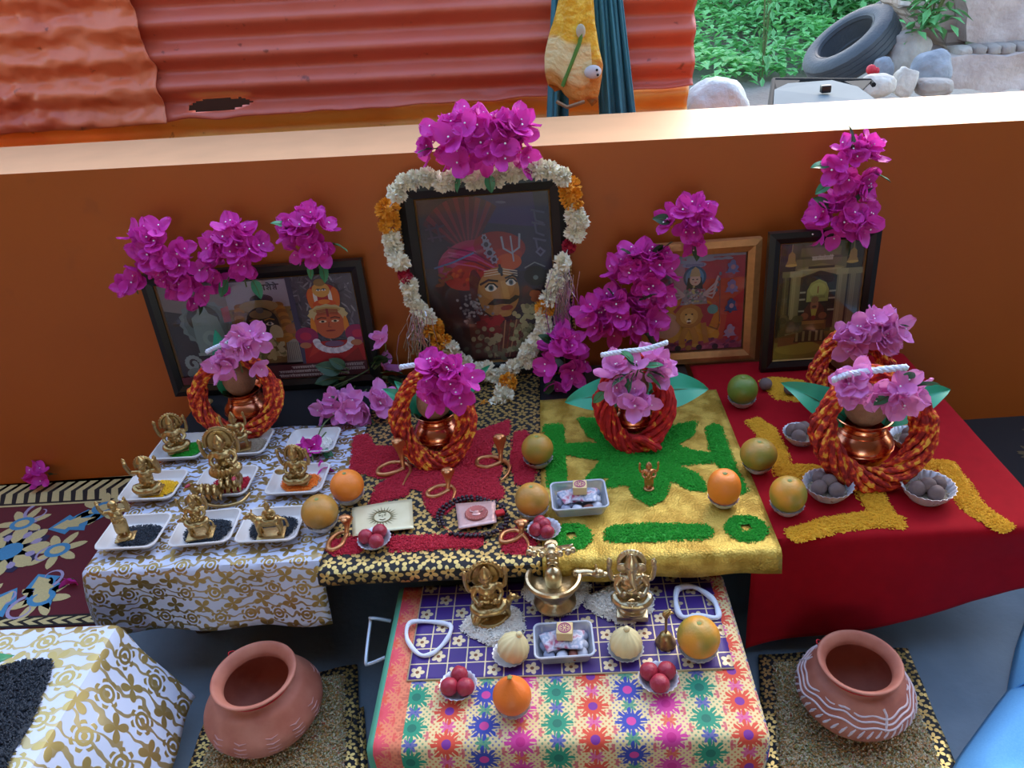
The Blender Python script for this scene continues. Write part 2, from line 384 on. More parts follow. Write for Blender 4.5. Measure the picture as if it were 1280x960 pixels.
# unseen roof on the camera side, its edge placed to set the altar light
rf=MB().box((0,-1.4,2.62),(8.4,3.4,.12)).build('unseen_roof',mat('unseen_roof_underside','#b8a890',.8)); tag(rf,'unseen roof slab above the camera side, cut short to light the altar','unseen_roof',kind='structure')
M['room']=mat('added_wall_plaster','#a87a50',.85,0,.1,3)  # plaster of the unseen side walls, added to hold back light
for nm,c,d,lab in(('added_wall_left',(-3.6,-.55,1.28),(.1,4.9,2.56),'unseen side wall added to hold back light, left'),('added_wall_right',(3.4,-.55,1.28),(.1,4.9,2.56),'unseen side wall added to hold back light, right')):
    o=MB().box(c,d).build(nm,M['room']); tag(o,lab,'wall',kind='structure')
b=MB(); b.box((-2.1,-3.0,1.28),(2.9,.1,2.56)); b.box((1.9,-3.0,1.28),(2.9,.1,2.56)); b.box((-.1,-3.0,2.31),(1.1,.1,.5)); o=b.build('added_wall_front',M['room']); tag(o,'unseen wall added behind the camera to cut front light, with a narrow doorway','wall',kind='structure')  # unseen wall added to cut front light; the doorway lets a little in
# ------------------------------------------------------------------ outdoors
GZ=-.05
N=NT('dirt_ground'); n=N.noise(2.2,6); N.set(N.mix(N.step(N.noise(.7,3),.4,.6),N.mix(n,'#74665a','#948478'),N.mix(n,'#767068','#929088')),.95); N.bump(N.noise(25,6),.6,.03); M['dirt']=N.mat
g=MB().grid(lambda u,v:(-4+16*u,2.36+12*v,GZ-.06+.06*noise.noise(V((u*20,v*16,0)))+max(0,v-.3)*1.2),60,50).build('ground',M['dirt']); tag(g,'bare sandy ground beyond the parapet','ground',kind='structure')
# corrugated rusty sheets
FY=2.62
def rust(name,a,b,c,dark='#5a1f16'):
    N=NT(name); n=N.noise(5,5); n2=N.noise(22,6); st=N.step(N.noise(3,3),.45,.7)
    col=N.mix(n,a,b); col=N.mix(st,col,c); col=N.mix(N.m('MULTIPLY',N.step(n2,.66,.76),.8),col,dark)
    N.set(col,.36,.0); N.bump(N.noise(12,5),.25,.01); return N.mat
M['rust']=rust('rusty_red_sheet','#bc5238','#d06e58','#c8604e')
M['rust2']=rust('rusty_orange_sheet','#d06038','#e4845c','#c8583c')
M['rusty']=rust('yellow_sheet','#eeb454','#f4c46a','#dc9444','#6a4018')
PER=.0945
def fz(px,py): return atY(px,py,FY)
def sheet(name,x0,x1,z0,z1,y,matl,edge=None,dent=0,hole=None,amp=.017,seed=0):
    nu=max(30,int((x1-x0)/.012)); nv=int((z1-z0)/PER*18)
    b=MB()
    def fn(u,v):
        x=x0+(x1-x0)*u; zz=z0+(z1-z0)*v
        zt=zz+.018*x                       # corrugations run a little uphill
        ph=2*pi*zt/PER
        yy=y-amp*cos(ph)
        if dent: yy+=dent*noise.noise(V((x*5+seed,zz*7,seed)))+dent*.6*noise.noise(V((x*14,zz*16,seed)))+dent*.35*noise.noise(V((x*30,zz*38,seed)))
        if edge and u>.97: x+=.012*noise.noise(V((zz*14,seed,0)))
        if v<.02: zz+=.008*noise.noise(V((x*9,seed,2)))
        return (x,yy,zz-.018*x)
    b.grid(fn,nu,nv)
    if hole:
        keep=[k for k,f in enumerate(b.f) if not hole(sum((b.v[i] for i in f),V())/4)]
        b.f=[b.f[k] for k in keep]; b.m=[b.m[k] for k in keep]; b.uv=[b.uv[k] for k in keep]; b.c=[b.c[k] for k in keep]
    return solid(b.build(name,matl),.003)
pS=fz(208,152); pT=fz(178,0); pR=fz(868,60); pB=fz(640,128); pL=fz(20,163)
HC=fz(273,131); HC=V((HC.x,0,HC.z))
def hole(c):
    dx=(c.x-HC.x)/.105; dz=(c.z-HC.z)/.020
    return dx*dx+(dz+.25*noise.noise(V((c.x*40,c.z*60,0))))**2 < 1+.35*noise.noise(V((c.x*55,c.z*55,3)))
s1=sheet('corrugated_sheet',pS.x-.12,pR.x,pB.z+.012,pB.z+.85,FY,M['rust'],edge=True,hole=hole,dent=.003,seed=4); tag(s1,'rusty red corrugated metal sheet with a ragged hole, wide right-hand sheet of the fence','metal sheet')
s2=sheet('corrugated_sheet',-2.9,(pS.x+pT.x)/2,pL.z-.035,pL.z+.80,FY-.035,M['rust2'],edge=True,dent=.024,amp=.010,seed=9); tag(s2,'dented orange-red corrugated metal sheet overlapping at the left end of the fence','metal sheet')
s3=sheet('corrugated_sheet',-2.9,pR.x-.01,-.1,pB.z+.014,FY+.03,M['rusty'],edge=True,seed=2); tag(s3,'yellowed corrugated metal sheet along the bottom of the fence above the parapet','metal sheet')
# hanging teal cloth and yellow bag on the fence
N=NT('teal_cloth'); N.set(N.mix(N.noise(20,3),'#2f6f80','#3f8496'),.8); M['teal']=N.mat
def strip(name,xs0,xs1,yt,yb,Y,k,ph,amp,label=None,parent=None):
    b=MB(); a0=atY(xs0[0],yt,Y); a1=atY(xs0[1],yt,Y); c0=atY(xs1[0],yb,Y); c1=atY(xs1[1],yb,Y)
    def fn(u,v):
        v_=v*1.6-.45; p=a0.lerp(a1,u).lerp(c0.lerp(c1,u),v_)
        t=(.35+.65*max(0,v_)); p.y+=amp*t*sin(u*k+ph+v_*.6)+amp*.4*sin(u*k*2.3+1)
        return p
    return solid(b.grid(fn,60,24).build(name,M['teal'],parent),.004)
TY=FY-.085
t=thing('hanging_cloth','teal cloth hanging in folds down the rusty fence behind the yellow bag','cloth',atY(740,10,TY))
for nm,a,c,k,ph in(('cloth_fold',(742,778),(750,794),17,0),('cloth_fold',(690,712),(684,710),9,1)):
    o=strip(nm,a,c,0,142,TY,k,ph,.016); o.parent=t; o.location=-t.location
# bag
N=NT('yellow_bag_print'); x=N.xyz(N.co('UV')); n=N.noise(9,4,N.co('UV')); col=N.mix(N.step(n,.45,.6),'#d8a018','#e8bc3a')
col=N.mix(N.step(N.m('ADD',x[1],N.m('MULTIPLY',n,.5)),.75,.45),col,'#c4823c')
col=N.mix(N.m('MULTIPLY',N.m('LESS_THAN',x[0],.36),N.m('MULTIPLY',N.step(x[1],.1,.2),N.step(x[1],.5,.44))),col,'#dcc890')
N.set(col,.35); N.bump(N.noise(14,5,N.co('UV')),.6,.02); M['bag']=N.mat
BY=FY-.13
b=MB(); 
def bagw(v):   # half widths by height fraction, 0 bottom
    return .84+.16*sin(min(1,v*3.2)*pi/2) if v<.3 else 1-.55*((v-.3)/.7)**.9
c0=atY(716,119,BY); ct=atY(722,-30,BY); hw=px2m(33,c0)
def bfn(u,v):
    a=2*pi*u; c=c0.lerp(ct,v); r=hw*bagw(v); 
    rr=1+.10*sin(a*5+v*3)+.06*noise.noise(V((cos(a)*2,sin(a)*2,v*5)))
    return (c.x-r*cos(a)*rr+.018*(1-v)*0, c.y-.32*r*sin(a)*rr, c.z+.012*sin(a*3)*(1-v)+.03*(1-v)*cos(a))
b.grid(bfn,56,28)
bag=thing('plastic_bag','yellow printed plastic bag hanging on the fence over the teal cloth','bag',c0)
bb=b.build('bag_body',M['bag'],bag,loc=-c0); solid(bb,.002)
e=MB()
def onbag(px,py,off=.02): return atY(px,py,BY-.32*hw*.9-off*.2)-c0
e.tube([onbag(703,108),onbag(712,85),onbag(724,55),onbag(727,42)],.006,6); e.build('printed_stem',mat('print_green','#4a7a2a'),bag)
e=MB(); p=onbag(726,39); e.ell(p,(.014,.006,.02)); e.build('printed_bud',mat('print_grey','#b0a890'),bag)
e=MB(); p=onbag(741,90); e.ell(p,(.026,.01,.02)); e.ell(p+V((.012,-.009,.006)),(.004,.003,.004),1); e.ell(p+V((.014,-.009,-.008)),(.004,.003,.004),1); e.build('printed_patch',[mat('print_pale','#c4c4c8'),M['dark']],bag)
tie=MB().tube([c0+V((-hw*.62+.0,-.03,-.01)),c0+V((-.02,-.05,-.025)),c0+V((hw*.4,-.04,-.015))],.006,6).build('tie_string',mat('jute','#8c6a48'),bag,loc=-c0)
# rocks
def rockmat(name,a,b): 
    N=NT(name); n=N.noise(6,6); N.set(N.mix(N.step(n,.3,.7),a,b),.9); N.bump(N.noise(22,6),.7,.02); return N.mat
M['rock1']=rockmat('grey_stone','#8b8078','#b0a69c'); M['rock2']=rockmat('blue_grey_stone','#74787e','#989ca2'); M['rock3']=rockmat('pale_stone','#a59a8e','#d0c8bc'); M['rock4']=rockmat('cement_lump','#a8b0b0','#c4cac8')
def rock(label,px,py,wpx,hpx,Y,matl,seed,rot=0,box=.5,dy=.7):
    p=atY(px,py,Y); sx=px2m(wpx,p)/2; sz=px2m(hpx,p)/2*1.1
    bm=bmesh.new(); bmesh.ops.create_icosphere(bm,subdivisions=4,radius=1)
    for v in bm.verts:
        c=v.co; q=V([math.copysign(abs(t)**(1-box*.5),t) for t in c]); q*=1+.16*noise.noise(c*1.3+V((seed,0,0)))+.05*noise.noise(c*4+V((0,seed,0)))
        v.co=V((q.x*sx,q.y*sx*dy,q.z*sz))
    o=MB().addbm(bm,R=Matrix.Rotation(rot,3,'Y')).build('rock',matl,loc=p); return tag(o,label,'rock')
rock('big angular grey rock beside the tyre',1133,68,52,50,5.3,M['rock1'],1,.2)
rock('smooth blue-grey boulder lying before the brick wall',1163,88,52,42,4.9,M['rock2'],5,-.15,.2)
rock('flat stone at the foot of the boulder before the brick wall',1095,107,42,24,4.6,M['rock3'],8)
rock('upright pale split stone between the angular rock and the smooth boulder',1130,103,28,30,4.7,M['rock3'],12,.3,.9)
rock('small dark stone wedged under the tyre',1103,88,24,28,5.1,M['rock2'],15)
rock('pale stone resting on top behind the angular rock',1122,38,30,18,5.7,M['rock3'],18,.4)
rock('brown brick-like stone under the smooth boulder',1166,108,42,18,4.7,M['rock1'],21,0,.95)
rock('rounded pale cement lump behind the parapet beside the fence end',893,146,78,84,3.15,M['rock4'],25,.1,.2)
# tyres
N=NT('tyre_rubber'); N.set(N.mix(N.noise(6,4),'#2e3338','#484e54'),.65); N.bump(N.noise(60,3),.3,.01); M['tyre']=N.mat
def tyre(label,c,R,axis,spin=0):
    t=thing('car_tyre',label,'tyre',c); t.rotation_euler=orient(axis,spin)
    pr=[(.60,-.26),(.66,-.30),(.80,-.31),(.93,-.27),(1,-.20),(1.0,-.12),(.985,-.11),(1,-.10),(1,-.01),(.985,0),(1,.01),(1,.10),(.985,.11),(1,.12),(1,.20),(.93,.27),(.80,.31),(.66,.30),(.60,.26),(.585,.2),(.62,.12),(.86,.1),(.9,0),(.86,-.1),(.62,-.12),(.585,-.2),(.60,-.26)]
    MB().lathe([(a*R,b*R) for a,b in pr],56,cap0=False,fn=lambda a,j:(1-.012*(int(a*28)%2)) if 4<=j<=14 else 1).build('tyre_body',M['tyre'],t,smooth=35)
    MB().lathe([(.62*R,-.15*R),(.60*R,-.2*R),(.6*R,.27*R),(.645*R,.30*R)],48,cap0=False).build('bead_rim',M['tyre'],t)
    return t
def tax(px,py,fs,ux,uy): return (-ray(px,py).normalized()*fs+(RT*ux-UP*uy)*sqrt(1-fs*fs)).normalized()
c=atY(1063,58,5.5); tyre('big worn car tyre leaning on the rocks, in front',c,px2m(58,c),tax(1063,58,.50,-.5,-.86))
c=atY(1082,32,6.2); tyre('second car tyre half hidden behind the leaning one',c,px2m(46,c),tax(1082,32,.25,-.45,-.88))
r=MB().ell((0,0,0),.03,n=10,k=6); r.ell((.03,0,-.01),.022,n=8,k=5); o=r.build('red_rag',mat('red_scrap','#c02030'),loc=atY(1089,87,5.0)); tag(o,'small red scrap lying between the tyre and the stones','rag')
# plastic car panel / crate behind the parapet
pc=atY(1022,122,3.6); s=px2m(1,pc)
N=NT('grey_plastic'); N.set(N.mix(N.noise(5,3),'#566266','#6a7679'),.8); M['gplast']=N.mat
M['matblack']=mat('matt_black_plastic','#141516',.9)
t=thing('plastic_tub','upturned pale grey plastic tub with black rim and knob behind the parapet','tub',pc)
def Q(px,py,dy=0): return atY(px,py,3.6+dy)-pc
b=MB(); 
pts=[Q(966,140,-.2),Q(1100,128,-.2),Q(1072,108,.1),Q(1040,100,.25),Q(985,104,.2),Q(968,112,.1)]
b.poly(pts); lo=[p+V((0,0,-.35)) for p in pts]; b.poly(lo[::-1])
for i in range(6): b.poly([pts[i],lo[i],lo[(i+1)%6],pts[(i+1)%6]])
b.build('tub_body',M['gplast'],t,smooth=False)
MB().tube([Q(962,138,-.15),Q(967,100,.3),Q(1088,101,.4),Q(1092,106,.3)],s*3.4,6).build('tub_rim',M['matblack'],t)
for ps in([Q(967,100,.3),Q(1000,101,.32),Q(996,107,.2),Q(972,114,.1),Q(963,138,-.1)],[Q(1055,103,.33),Q(1090,101,.4),Q(1078,113,.12)]): b=MB(); b.poly(ps); solid(b.build('tub_lining',M['matblack'],t,smooth=False),.01)
MB().rbox(Q(1032,111,-.02),(s*12,s*9,s*9),s*1.5).build('knob',M['dark'],t)
# brick and plaster ruin on the right
N=NT('old_bricks'); br=N.n('ShaderNodeTexBrick'); br.inputs['Scale'].default_value=3.2; br.inputs['Color1'].default_value=(*lin('#b5a89c'),1); br.inputs['Color2'].default_value=(*lin('#cfc6be'),1); br.inputs['Mortar'].default_value=(*lin('#8c7f74'),1); br.inputs['Mortar Size'].default_value=.03
x=N.xyz(N.co()); N.l(N.comb(N.m('ADD',x[0],x[1]),x[2]),br.inputs['Vector']); N.set(N.mix(N.step(N.noise(4,5),.45,.7),br.outputs['Color'],'#a8917f'),.95); N.bump(N.m('ADD',N.m('MULTIPLY',br.outputs['Fac'],-1.),N.noise(14,6)),.7,.03); M['bricks']=N.mat
M['plaster']=rockmat('crumbling_plaster','#a8958c','#c2b2aa')
rt=thing('ruined_wall','ruined brick wall with crumbling plaster behind the rocks at right','wall ruin',atY(1215,110,5.2))
def W(px,py,Y): return atY(px,py,Y)-rt.location
def slab(name,poly,Y,th,matl,amp=.02,bulge=0):
    b=MB(); pts=[W(x,y,Y) for x,y in poly]; 
    bm=bmesh.new(); vs=[bm.verts.new(p) for p in pts]; f=bm.faces.new(vs); r_=bmesh.ops.extrude_face_region(bm,geom=[f])
    for v in r_['geom']:
        if isinstance(v,bmesh.types.BMVert): v.co.y+=th
    bmesh.ops.triangulate(bm,faces=bm.faces[:]); bmesh.ops.subdivide_edges(bm,edges=bm.edges[:],cuts=5,use_grid_fill=True); 
    for v in bm.verts:
        n=noise.noise_vector(v.co*7); v.co+=n*amp
    bmesh.ops.recalc_face_normals(bm,faces=bm.faces[:])
    return b.addbm(bm).build(name,matl,rt,smooth=40)
slab('brick_end',[(1140,-60),(1182,-60),(1208,6),(1203,60),(1193,72),(1160,20),(1140,10)],5.45,.5,M['bricks'],.03)
slab('plaster_face',[(1206,-60),(1330,-60),(1330,50),(1262,58),(1210,52)],5.3,.6,M['plaster'],.03)
b=MB(); 
for i in range(7): 
    bm=bmesh.new(); bmesh.ops.create_icosphere(bm,subdivisions=3,radius=1); p=W(1200+i*18,64-i*1.2,5.22)
    for v in bm.verts: v.co=V([math.copysign(abs(t)**.6,t) for t in v.co]); v.co*=1+.12*noise.noise(v.co*1.5+V((i*3,0,0))); v.co=V((v.co.x*.048,v.co.y*.09,v.co.z*.034))
    b.addbm(bm,p)
b.build('brick_course',M['rock1'],rt)
slab('wall_footing',[(1188,72),(1330,66),(1330,120),(1250,112),(1186,108)],5.1,.7,M['plaster'],.04)
# weeds
N=NT('weed_leaf'); N.set(N.mix(N.noise(1.6,3),'#4aa850','#94d48c'),.6); t_=N.n('ShaderNodeBsdfTranslucent'); t_.inputs[0].default_value=(*lin('#7cc870'),1); mx=N.n('ShaderNodeMixShader'); mx.inputs[0].default_value=.35; N.l(N.b.outputs[0],mx.inputs[1]); N.l(t_.outputs[0],mx.inputs[2]); N.l(mx.outputs[0],N.out.inputs[0]); M['weed']=N.mat
def leafquad(b,p,l,w,d,up,mi=0):
    d=d.normalized(); s=d.cross(up)
    if s.length<1e-4: s=d.orthogonal()
    s.normalize(); n=s.cross(d)
    i=len(b.v); b.v+=[p,p+d*l*.45+s*w*.5+n*w*.12,p+d*l-n*l*.12,p+d*l*.45-s*w*.5+n*w*.12]; b.face((i,i+1,i+2,i+3),mi)
b=MB(); rnd=random.Random(5)
def gz(x,y): return GZ-.03+max(0,(y-2.36)/12-.3)*1.2
for k in range(30000):
    y=5.6+7.5*rnd.random()**1.3; x=.8+rnd.random()*(.6*y)
    dens=noise.noise(V((x*.9,y*.9,0)))
    edge=(y-7.4-.5*noise.noise(V((x*1.4,0,4))))
    if x>3.3 and y<6.9: continue
    if edge<0 or rnd.random()>.7+.5*dens: continue
    h=min(1.3,.16+.32*edge*.55)*(.75+.7*noise.noise(V((x*1.8,y*1.8,7))))
    p=V((x,y,gz(x,y)+max(.01,h*(rnd.random()**.45))))
    a=rnd.random()*6.28; leafquad(b,p,rnd.uniform(.06,.14),rnd.uniform(.045,.09),V((cos(a),sin(a)-.3,rnd.uniform(-.5,.4))),V((0,0,1)))
wd=b.build('weeds',M['weed'],smooth=False); tag(wd,'dense bright green weeds growing beyond the bare ground','weeds',kind='stuff')
N=NT('shrub_leaf'); N.set(N.mix(N.noise(3,3),'#3f8a48','#7cba74'),.6); M['shrub']=N.mat
def shrub(label,base,h,spread,n,seed,sc=.09,name='wild_shrub',hang=0):
    t=thing(name,label,'plant',base); rnd=random.Random(seed); b=MB(); st=MB()
    for k in range(n):
        a=rnd.random()*6.28; r=spread*sqrt(rnd.random()); zz=h*rnd.random()
        p=V((r*cos(a),r*sin(a)*.6,zz)); aa=rnd.random()*6.28
        leafquad(b,p,sc*rnd.uniform(.7,1.3),sc*.45,V((cos(aa),sin(aa),rnd.uniform(-.8,.3)-hang)),V((0,0,1)))
    for k in range(5):
        a=k*1.3; st.tube([(0,0,0),(spread*.3*cos(a),spread*.2*sin(a),h*.5),(spread*.6*cos(a),spread*.4*sin(a),h*.95)],.004 if hang else .008,5)
    b.build('foliage',M['shrub'],t,smooth=False); st.build('stem',M['stem'],t); return t
shrub('small bush sprouting from the ruined brick wall',atY(1163,36,5.25),.26,.14,90,3,.11)
for px,py,Y,h,sp,s,lab in((1000,30,9.5,1.5,.9,7,'tall bright bush at the middle of the weed patch'),(900,20,10.5,1.9,1.0,8,'tall bush at the left end of the weeds beside the fence'),(1100,10,9.0,1.6,.7,9,'tall bush behind the tyres at the right of the weeds')):
    p=atY(px,py,Y); p.z=gz(p.x,p.y); shrub(lab,p,h,sp,1300,s,.15)
t=shrub('thin leafy sapling standing at the front edge of the weeds',V((atY(954,78,7.4).x,7.4,gz(2,7.4))),1.15,.09,90,12,.10,'sapling',.9)
# mountains of trees far behind to close the view
b=MB(); rnd=random.Random(9)
for k in range(5000):
    x=rnd.uniform(.3,12); y=14.2+rnd.uniform(-.5,.5); zz=.5+rnd.random()*3.2
    a=rnd.random()*6.28; leafquad(b,V((x,y,zz)),.3,.2,V((cos(a),-.3,sin(a))),V((0,-1,.3)))
b.grid(lambda u,v:(0+13*u,14.7+.2*noise.noise(V((u*9,v*4,0))),.3+3.4*v),20,6)
o=b.build('hedge',M['weed'],smooth=False); tag(o,'far green hedge closing the view behind the weeds','hedge',kind='stuff')

b=MB(); b.box((-1.4,3.3,.5),(3.6,.06,1.5)); o=b.build('shade_panel',mat('shade_panel_dark','#241a16',.9)); tag(o,'dark panel added behind the rusty fence to blacken its hole','wall',kind='structure')  # added panel, coloured dark to stand in for shade behind the sheet's hole
# ------------------------------------------------------------------ low tables
M['tablewood']=mat('dark_table_wood','#3a2a22',.6,0,.3,14)
def table(label,x0,x1,y0,y1,z,inset=.09):
    c=V(((x0+x1)/2,(y0+y1)/2,0)); t=thing('low_table',label,'table',c); w=x1-x0; d=y1-y0
    MB().rbox((0,0,z-.0145),(w,d,.025),.004).build('tabletop',M['tablewood'],t)
    MB().box((0,-d/2+inset+.01,z-.052),(w-2*inset,.018,.05)).box((0,d/2-inset-.01,z-.052),(w-2*inset,.018,.05)).build('apron',M['tablewood'],t)
    for sx in(-1,1):
        for sy in(-1,1):
            MB().rbox((sx*(w/2-inset),sy*(d/2-inset),(z-.027)/2),(.035,.035,z-.027),.003).build('leg',M['tablewood'],t)
    return t
T=.0035
# corners of the cloths, read on the table planes
wFL,wFR=at(105,718,Z1),at(402,692,Z1)
yF=wFL.lerp(wFR,.5).y
xW=at(405,692,Z1).x; xB=at(678,700,Z1).x; xG=at(977,690,Z1).x
xL=at(170,590,Z1).x
gF=at(830,694,Z1).y; rF=at(1100,664,Z1).y; bF=at(540,706,Z1).y
YB=1.835
table('dark low table under the white and black cloths at left',wFL.x+.02,xB-.01,yF+.03,YB,Z1-T)
table('dark low table under the gold cloth in the middle',xB+.01,xG-.05,gF+.03,YB,Z1-T)
xR=at(1280,640,Z1).x+.03
table('dark low table under the red cloth at right',xG-.03,xR-.03,rF+.04,YB-.16,Z1-T)
def drape(name,x0,x1,y0,y1,z,matl,front=0,back=0,left=0,right=0,wave=.006,flare=.08,k=28,frfn=None,skew=None,rad=.012,th=.0016,res=.012,par=None,seed=0,lump=.0012,uvo=(0,0)):
    W=x1-x0; D=y1-y0; fl=front if isinstance(front,(int,float)) else max(front(0),front(.5),front(1))
    tu=left+W+right; tv=fl+D+back
    nu=max(4,int(tu/res)); nv=max(4,int(tv/res)); b=MB()
    def fn(u,v):
        s=-left+u*tu; q=-fl+v*tv
        if q<0 and not isinstance(front,(int,float)): q*=front(min(1,max(0,s/W)))/fl
        du=-s if s<0 else (s-W if s>W else 0); dv=-q if q<0 else (q-D if q>D else 0)
        sx=-1 if s<0 else 1; sy=-1 if q<0 else 1
        xx=x0+min(max(s,0),W); yy=y0+min(max(q,0),D)
        if skew: ox=skew(yy); xx+=ox*(1-min(max(s/W,0),1)) if ox else 0
        d=hypot(du,dv); zz=z+lump*noise.noise(V((s*16+seed,q*16,seed)))
        if d>0:
            L=min(d,rad*pi/2); a=L/rad; out=rad*sin(a); dn=rad*(1-cos(a)); rest=d-L
            wv=wave*sin((s if dv>du else q)*k+seed)+wave*.6*noise.noise(V((s*7,q*7,seed)))
            amp=min(1,rest/.06)
            out+=rest*flare+wv*amp; dn+=rest*sqrt(max(.05,1-flare*flare))
            xx+=out*du/d*sx; yy+=out*dv/d*sy; zz-=dn
        return (xx,yy,zz)
    b.grid(fn,nu,nv,uvs=(tu,tv))
    if uvo!=(0,0): b.uv=[[(p[0]+uvo[0],p[1]+uvo[1]) for p in q] for q in b.uv]
    return solid(b.build(name,matl,par),th,1)
o=drape('tablecloth',wFL.x,xW,yF,at(300,543,Z1).y+.02,Z1,M['brocade'],front=.150,left=.13,flare=.16,wave=.007,k=30,seed=1,lump=.002)
tag(o,'white and gold brocade cloth on the left back table, under nine trays','tablecloth')
o=drape('tablecloth',wFL.x-.02,xB+.12,at(300,543,Z1).y-.01,YB,Z1-.0030,mat('black_cloth','#0c0b0e',.8),left=.08,back=.01,wave=.004,lump=.0006)
tag(o,'plain black cloth strip under the left collage frame and copper pot','tablecloth')
o=drape('tablecloth',xW,xB,bF,YB-.02,Z1+.0016,M['blackgold'],front=.035,wave=.003,flare=.1,seed=2)
tag(o,'black cloth printed with gold flowers, between the white and the gold cloths','tablecloth')
o=drape('tablecloth',xB,xG,gF,at(760,497,Z1).y,Z1+.0032,M['goldcloth'],front=.05,right=.0,wave=.006,flare=.12,k=40,seed=3,lump=.002,skew=None)
tag(o,'shiny gold brocade cloth under the green rice star','tablecloth')
o=drape('tablecloth',at(962,690,Z1).x-.02,xR,rF,YB-.05,Z1,M['redcloth'],front=lambda t:.285-.13*t,right=.12,wave=.010,flare=.05,k=14,seed=4,lump=.0015)
tag(o,'plain red cloth hanging from the right back table','tablecloth')
# front table
fl,fr,bl,br=at(462,925,Z0),at(957,922,Z0),at(515,714,Z0),at(890,708,Z0)
fx0,fx1=(fl.x+bl.x)/2,(fr.x+br.x)/2; fy0=(fl.y+fr.y)/2; fy1=gF+.032
FT=table('small low table in front under the colourful cloth',fx0+.012,fx1-.012,fy0+.015,fy1-.01,Z0-T)
o=drape('tablecloth',fx0,fx1,fy0,fy1,Z0,M['rainbow'],front=.15,left=.05,right=.04,wave=.006,flare=.1,seed=5,uvo=(-.02,0))
tag(o,'colourful flower-woven cloth with green and orange left border on the front table','tablecloth')
px0,px1=at(510,845,Z0).x,at(918,838,Z0).x; py0,py1=at(700,846,Z0).y,at(700,716,Z0).y
b=MB().grid(lambda u,v:(px0+(px1-px0)*u,py0+(min(py1+.02,fy1)-py0)*v,Z0+.0025+.0012*noise.noise(V((u*6,v*6,3)))),40,30,uvs=((px1-px0),(min(py1+.02,fy1)-py0)))
o=solid(b.build('table_runner',M['purple']),.0016,1); tag(o,'purple cloth with gold lattice and flowers lying on the colourful cloth','cloth')
# steel handle at the front table's left side
hb=at(478,806,Z0-.05)
t=MB(); hx=fx0-.056; t.tube(catmull([(hx+.03,hb.y+.045,Z0-.035),(hx-.004,hb.y+.04,Z0-.02),(hx-.008,hb.y+.038,Z0-.03),(hx-.008,hb.y-.03,Z0-.055),(hx-.002,hb.y-.035,Z0-.06),(hx+.03,hb.y-.03,Z0-.05)],6),.0035,8)
o=t.build('handle',M['steel'],FT,loc=-V(FT.location)); o['label']='pale bent metal handle'
# near-left table with brocade cloth
nz=.26
nb=at(140,785,nz); nx1=nb.x
table('low table under the white brocade cloth at the lower left corner',nx1-.55,nx1-.02,nb.y-.5,nb.y-.02,nz-T)
o=drape('tablecloth',nx1-.57,nx1,nb.y-.52,nb.y,nz,M['brocade2'],right=.235,back=.02,front=.05,wave=.010,flare=.42,k=22,seed=6)
tag(o,'white and gold brocade cloth on the low table at the lower left corner','tablecloth')
# ------------------------------------------------------------------ rice patterns
def inpoly(p,poly):
    c=False; n=len(poly); j=n-1
    for i in range(n):
        a,b=poly[i],poly[j]
        if (a[1]>p[1])!=(b[1]>p[1]) and p[0]<(b[0]-a[0])*(p[1]-a[1])/(b[1]-a[1])+a[0]: c=not c
        j=i
    return c
def grain(b,p,l,w,a,t):
    d=V((cos(a)*cos(t),sin(a)*cos(t),sin(t)))*l; s=V((-sin(a),cos(a),0))*w; n=V((0,0,w))
    i=len(b.v); b.v+=[p-d,p+s,p+n,p-s,p-n*.5,p+d]
    for q in((0,2,1),(0,3,2),(0,4,3),(0,1,4),(5,1,2),(5,2,3),(5,3,4),(5,4,1)): b.face([i+k for k in q])
def grains(name,label,polys,z,matl,h=.004,l=.0032,w=.0013,dens=150000,spill=.006,hole=None,parent=None,loc=None,cat='grain',zf=None,seed=1):
    b=MB(); rnd=random.Random(seed)
    for poly in polys:
        poly=[(p[0],p[1]) for p in poly]; xs=[p[0] for p in poly]; ys=[p[1] for p in poly]
        n=int((max(xs)-min(xs))*(max(ys)-min(ys))*dens)
        step=.005; nx=int((max(xs)-min(xs)+.02)/step)+2; ny=int((max(ys)-min(ys)+.02)/step)+2
        base={}
        def H(x,y):
            hit=0
            for dx,dy in((0,0),(spill,0),(-spill,0),(0,spill),(0,-spill)):
                hit+=inpoly((x+dx,y+dy),poly)
            if hole and hypot(x-hole[0],y-hole[1])<hole[2]: return 0
            return hit/5
        X0,Y0=min(xs)-.01,min(ys)-.01; g={}
        for j in range(ny):
            for i in range(nx):
                x=X0+i*step; y=Y0+j*step; hh=H(x,y)
                if hh>0.15: g[i,j]=len(b.v); b.v.append(V((x,y,z+h*hh*(.75+.25*noise.noise(V((x*60,y*60,0))))-(.0 if hh>.3 else .001))))
        for (i,j),a in list(g.items()):
            if (i+1,j) in g and (i,j+1) in g and (i+1,j+1) in g: b.face((a,g[i+1,j],g[i+1,j+1],g[i,j+1]))
        for k in range(n):
            x=rnd.uniform(min(xs)-spill,max(xs)+spill); y=rnd.uniform(min(ys)-spill,max(ys)+spill); hh=H(x,y)
            if hh<=0:
                continue
            if hh<.3 and rnd.random()<.5: continue
            grain(b,V((x,y,z+h*hh*rnd.uniform(.7,1.1)+w*.6)),l*rnd.uniform(.8,1.2),w,rnd.random()*6.28,rnd.uniform(-.3,.4))
    if loc is not None: b.v=[p-V(loc) for p in b.v]
    o=b.build(name,matl,parent,smooth=False)
    if label: tag(o,label,cat,kind='stuff')
    return o
def zm(ox,oy,s,pts,z=Z1): return [at(ox+x*s,oy+y*s,z) for x,y in pts]
def zg(pts): return zm(640,440,360/1234,pts,Z1+.005)
ZG=Z1+.0050
